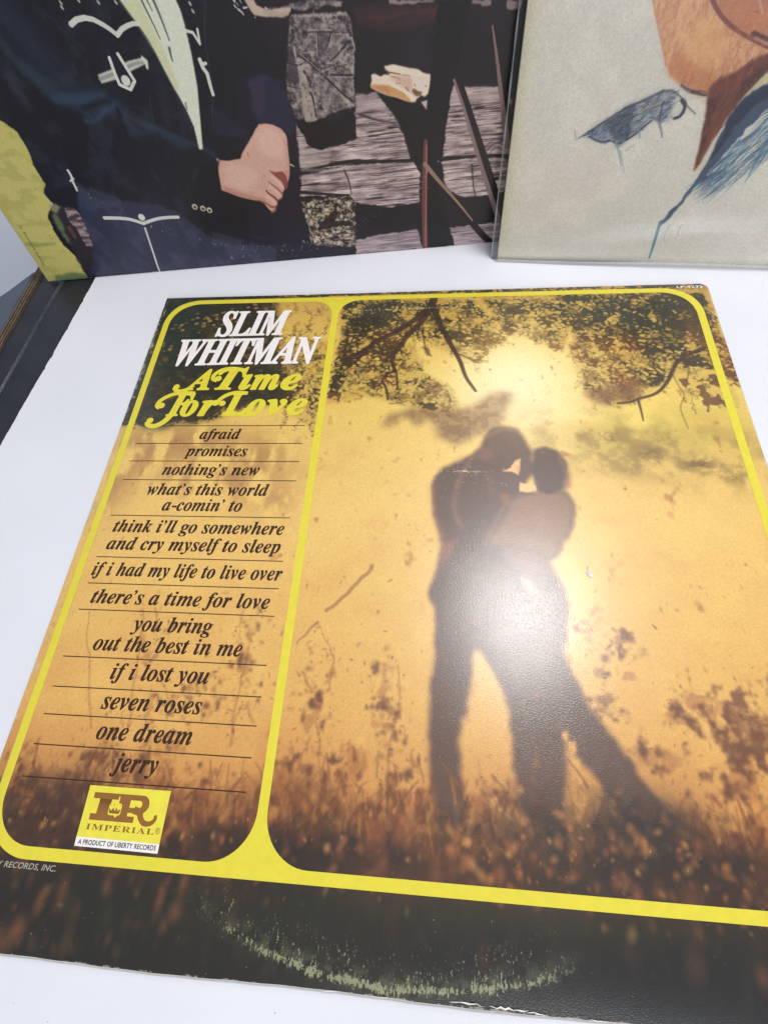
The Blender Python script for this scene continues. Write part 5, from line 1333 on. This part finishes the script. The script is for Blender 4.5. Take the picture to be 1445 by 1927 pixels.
# clear plastic bag round the pale sleeve
def clear_mat():
    m = bpy.data.materials.new('clear_plastic_film')
    m.use_nodes = True
    nt = m.node_tree
    nt.nodes.clear()
    out = nt.nodes.new('ShaderNodeOutputMaterial')
    tr = nt.nodes.new('ShaderNodeBsdfTransparent'); tr.inputs['Color'].default_value = (.965, .965, .955, 1)
    gl = nt.nodes.new('ShaderNodeBsdfGlossy'); gl.inputs['Roughness'].default_value = 0.34
    gl.inputs['Color'].default_value = (.95, .97, 1, 1)
    fr = nt.nodes.new('ShaderNodeFresnel'); fr.inputs['IOR'].default_value = 1.42
    ml = nt.nodes.new('ShaderNodeMath'); ml.operation = 'MULTIPLY'; ml.inputs[1].default_value = 1.0
    mx = nt.nodes.new('ShaderNodeMixShader')
    nt.links.new(fr.outputs[0], ml.inputs[0]); nt.links.new(ml.outputs[0], mx.inputs[0])
    nt.links.new(tr.outputs[0], mx.inputs[1]); nt.links.new(gl.outputs[0], mx.inputs[2])
    tc = nt.nodes.new('ShaderNodeTexCoord'); nz = nt.nodes.new('ShaderNodeTexNoise'); nz.inputs['Scale'].default_value = 45; nz.inputs['Detail'].default_value = 3
    bp = nt.nodes.new('ShaderNodeBump'); bp.inputs['Strength'].default_value = .12; bp.inputs['Distance'].default_value = .0006
    nt.links.new(tc.outputs['Object'], nz.inputs['Vector']); nt.links.new(nz.outputs['Fac'], bp.inputs['Height'])
    nt.links.new(bp.outputs['Normal'], gl.inputs['Normal']); nt.links.new(bp.outputs['Normal'], fr.inputs['Normal'])
    nt.links.new(mx.outputs[0], out.inputs['Surface'])
    return m


film = clear_mat()
bag = empty('plastic_bag', frame_matrix(c_o, c_u, c_v))
tag(bag, 'clear glossy plastic bag wrapped round the standing pale portrait sleeve', 'plastic bag')
BW, BH, N = 322.0, 318.0, 90


def bag_z(x, y, side):
    e = min(x + 3.5, y + 0.6, BW - 3.5 - x, BH - y)
    k = min(1, max(0, e) / 4.0) ** .6
    if side > 0:
        crease = 5 + 13 * math.exp(-((x - 120) / 60.0) ** 2)                  # an arched swell of slack film near the foot
        swell = 3.4 * math.exp(-((y - crease) / 7.5) ** 2) * (.25 + .75 * math.exp(-((x - 110) / 80.0) ** 2))
        return k * (0.5 + swell + 0.12 * math.sin(x * .05 + y * .05)) - (1 - k) * 2.0
    return -TH - .4 * k - (.2 * k if side < 0 else 0) + (1 - k) * 2.0


for nm, side in (('front_film', 1), ('back_film', -1)):
    V, F = [], []
    for j in range(N + 1):
        for i in range(N + 1):
            x = -3.5 + BW * (i / N); y = -0.6 + BH * (j / N)
            V.append((x / 1000, y / 1000, bag_z(x, y, side) / 1000))
    for j in range(N):
        for i in range(N):
            a = j * (N + 1) + i
            q = (a, a + 1, a + N + 2, a + N + 1)
            F.append(q if side > 0 else q[::-1])
    mesh_obj(nm, V, F, film, bag, True)
seam_mat = plain_mat('heat_sealed_seam', (150, 158, 160), 0.2, .1, 200)
V, F = [], []
for k in range(61):
    y = -0.6 + BH * k / 60
    w = .35 + .12 * math.sin(k * 1.7)
    V += [((-3.6 - w) / 1000, y / 1000, -.0022), ((-3.6 + w) / 1000, y / 1000, -.0014)]
    if k < 60: F.append((2 * k, 2 * k + 1, 2 * k + 3, 2 * k + 2))
mesh_obj('side_seam', V, F, seam_mat, bag, True)

# ------------------------------------------------------------------ table board, black moulded edge, wall
board_mat = plain_mat('white_board', (219, 220, 226), 0.55, 0.03, 14, 0.12, 700, 0.35)
board_core = plain_mat('board_core', (206, 206, 210), 0.9)
rnd = random.Random(3)


def left_edge(y):
    x = np.interp(y, [-400, 211, 330, 700], [-112, -66.2, -57.2, -29])
    return x


V, F, FM = [], [], []
ys = [-400 + 1.6 * k for k in range(int(900 / 1.6))]
for y in ys:
    j = rnd.uniform(-.12, .12) + .08 * math.sin(y * .35) + .2 * math.sin(y * .05) + (.5 if rnd.random() < .04 else 0)
    x = float(left_edge(y)) + j
    V += [(x / 1000, y / 1000, TABLE_Z), (x / 1000 - .0001, y / 1000, TABLE_Z - .0008), (.9, y / 1000, TABLE_Z), ]
for k in range(len(ys) - 1):
    a = 3 * k
    F.append((a, a + 2, a + 5, a + 3)); FM.append(0)
    F.append((a + 3, a + 4, a + 1, a)[::-1]); FM.append(1)
board = mesh_obj('table_top', V, F, [board_mat, board_core], None, False, None, FM)
tag(board, 'large white board the record sleeves stand and lie on', None, None, 'structure')
for x, y, r in [(-35, 250, .35), (-52, 225, .25), (-40, 190, .2), (-30, 120, .3), (60, -12, 1.0), (-20, 160, .2), (255, 325, .3)]:
    pass

# black moulded edge of the furniture beside the board
black = plain_mat('black_moulded_plastic', (34, 36, 43), 0.36, 0.3, 55, 0.25, 400, 0.35)
black2 = plain_mat('slate_blue_plastic', (58, 68, 84), 0.38, 0.2, 40, 0.2, 300, 0.6)
cord_mat = plain_mat('brown_ply_edge', (96, 80, 66), 0.6, 0.35, 500, 0.5, 1200)
rim_mat = plain_mat('worn_black_rim', (44, 50, 60), 0.25, 0.3, 300, 0.2, 500, 0.7)
ledge = empty('black_furniture_edge', Matrix.Translation((-0.075, 0.28, TABLE_Z - .001)))
tag(ledge, 'black stepped plastic edge beside the white board at the left', 'furniture edge')
lo = Vector((-0.075, 0.28, TABLE_Z - .001))


def extrude(name, profile, mat, y0=-380, y1=372, slant=0.075, cap=True, trim=None, smooth=False):
    """profile [(x mm at y=300, z mm)] drawn along y; the furniture runs slightly askew"""
    V, F = [], []
    n = len(profile)
    st = 60
    for k in range(st + 1):
        t = k / st
        for (x, z) in profile:
            e = y1
            if trim: e = y1 + trim * (x + 90)
            y = y0 + (e - y0) * t
            xx = x + (y - 300) * slant
            V.append((xx / 1000 - lo.x, y / 1000 - lo.y, z / 1000 - lo.z + TABLE_Z))
    for k in range(st):
        for q in range(n):
            a = k * n + q; b = k * n + (q + 1) % n
            F.append((a, b, b + n, a + n))
    F.append(tuple(range(n))[::-1]); F.append(tuple(range(st * n, st * n + n)))
    o = mesh_obj(name, V, F, mat, ledge, smooth)
    return o


extrude('flat_ledge', [(-80.2, -1.0), (20, -1.0), (20, -9), (-80.2, -9)], black, slant=.062)
extrude('raised_rim', [(-82.6, -6), (-82.6, -.9), (-82.2, -.2), (-81.7, -.1), (-81.2, -.5), (-80.5, -1.1), (-80.5, -6)], rim_mat, slant=.05)
extrude('side_channel', [(-97.6, -8), (-97.6, -1.6), (-96.6, -1.2), (-83.6, -2.4), (-83.6, -8)], black, slant=.03)
for k, (a, b) in enumerate(((-98.7, -97.9), (-100.3, -99.5), (-102.2, -101.3))):
    extrude('ply_strip', [(a, -7), (a, .1 + .2 * k), (a + .2, .35 + .2 * k), (b - .2, .35 + .2 * k), (b, .1 + .2 * k), (b, -7)], cord_mat, slant=.012)
extrude('outer_panel', [(-160, -16), (-160, -9), (-118, -3.0), (-104, .2), (-102.9, .2), (-102.9, -16)], black2, slant=.006, y1=356, trim=.9)

# wall behind and floor far below
wall_mat = plain_mat('white_wall_paint', (222, 226, 234), 0.8, 0.03, 4)
V = [(-2.5, .62, -.8), (2.5, .62, -.8), (2.5, .62, 1.8), (-2.5, .62, 1.8), (-2.5, .63, -.8), (2.5, .63, -.8), (2.5, .63, 1.8), (-2.5, .63, 1.8)]
wall = mesh_obj('wall', V, [(0, 1, 2, 3), (7, 6, 5, 4), (3, 2, 6, 7), (0, 4, 5, 1), (1, 5, 6, 2), (0, 3, 7, 4)], wall_mat, None, False)
tag(wall, 'white wall behind the standing sleeves', None, None, 'structure')
V = [(-2.5, -1.5, -.7), (2.5, -1.5, -.7), (2.5, .62, -.7), (-2.5, .62, -.7)]
floor = mesh_obj('floor', V, [(0, 1, 2, 3)], plain_mat('pale_floor', (170, 172, 180), .6, .05, 6), None, False)
tag(floor, 'pale floor far below the table', None, None, 'structure')

# dust specks on the board
V, F = [], []
rnd = random.Random(9)
for _ in range(60):
    x, y = rnd.uniform(-50, 300), rnd.choice([rnd.uniform(-30, -6), rnd.uniform(318, 332), rnd.uniform(60, 330)])
    if 0 - 3 < x < S + 3 and -3 < y < S + 3 or y > 328: continue
    if x < -50 + (y - 211) * .07: continue
    r = rnd.uniform(.12, .3); b = len(V)
    for a in range(5):
        V.append(((x + r * math.cos(a * 1.256)) / 1000, (y + r * math.sin(a * 1.256)) / 1000, TABLE_Z + .00006))
    V.append((x / 1000, y / 1000, TABLE_Z + .0002))
    for a in range(5): F.append((b + a, b + (a + 1) % 5, b + 5))
dust = mesh_obj('dust', V, F, plain_mat('grey_dust', (150, 150, 155), .9), None, False)
tag(dust, 'specks of grey dust on the white board', None, None, 'stuff')
bpy.context.view_layer.update()
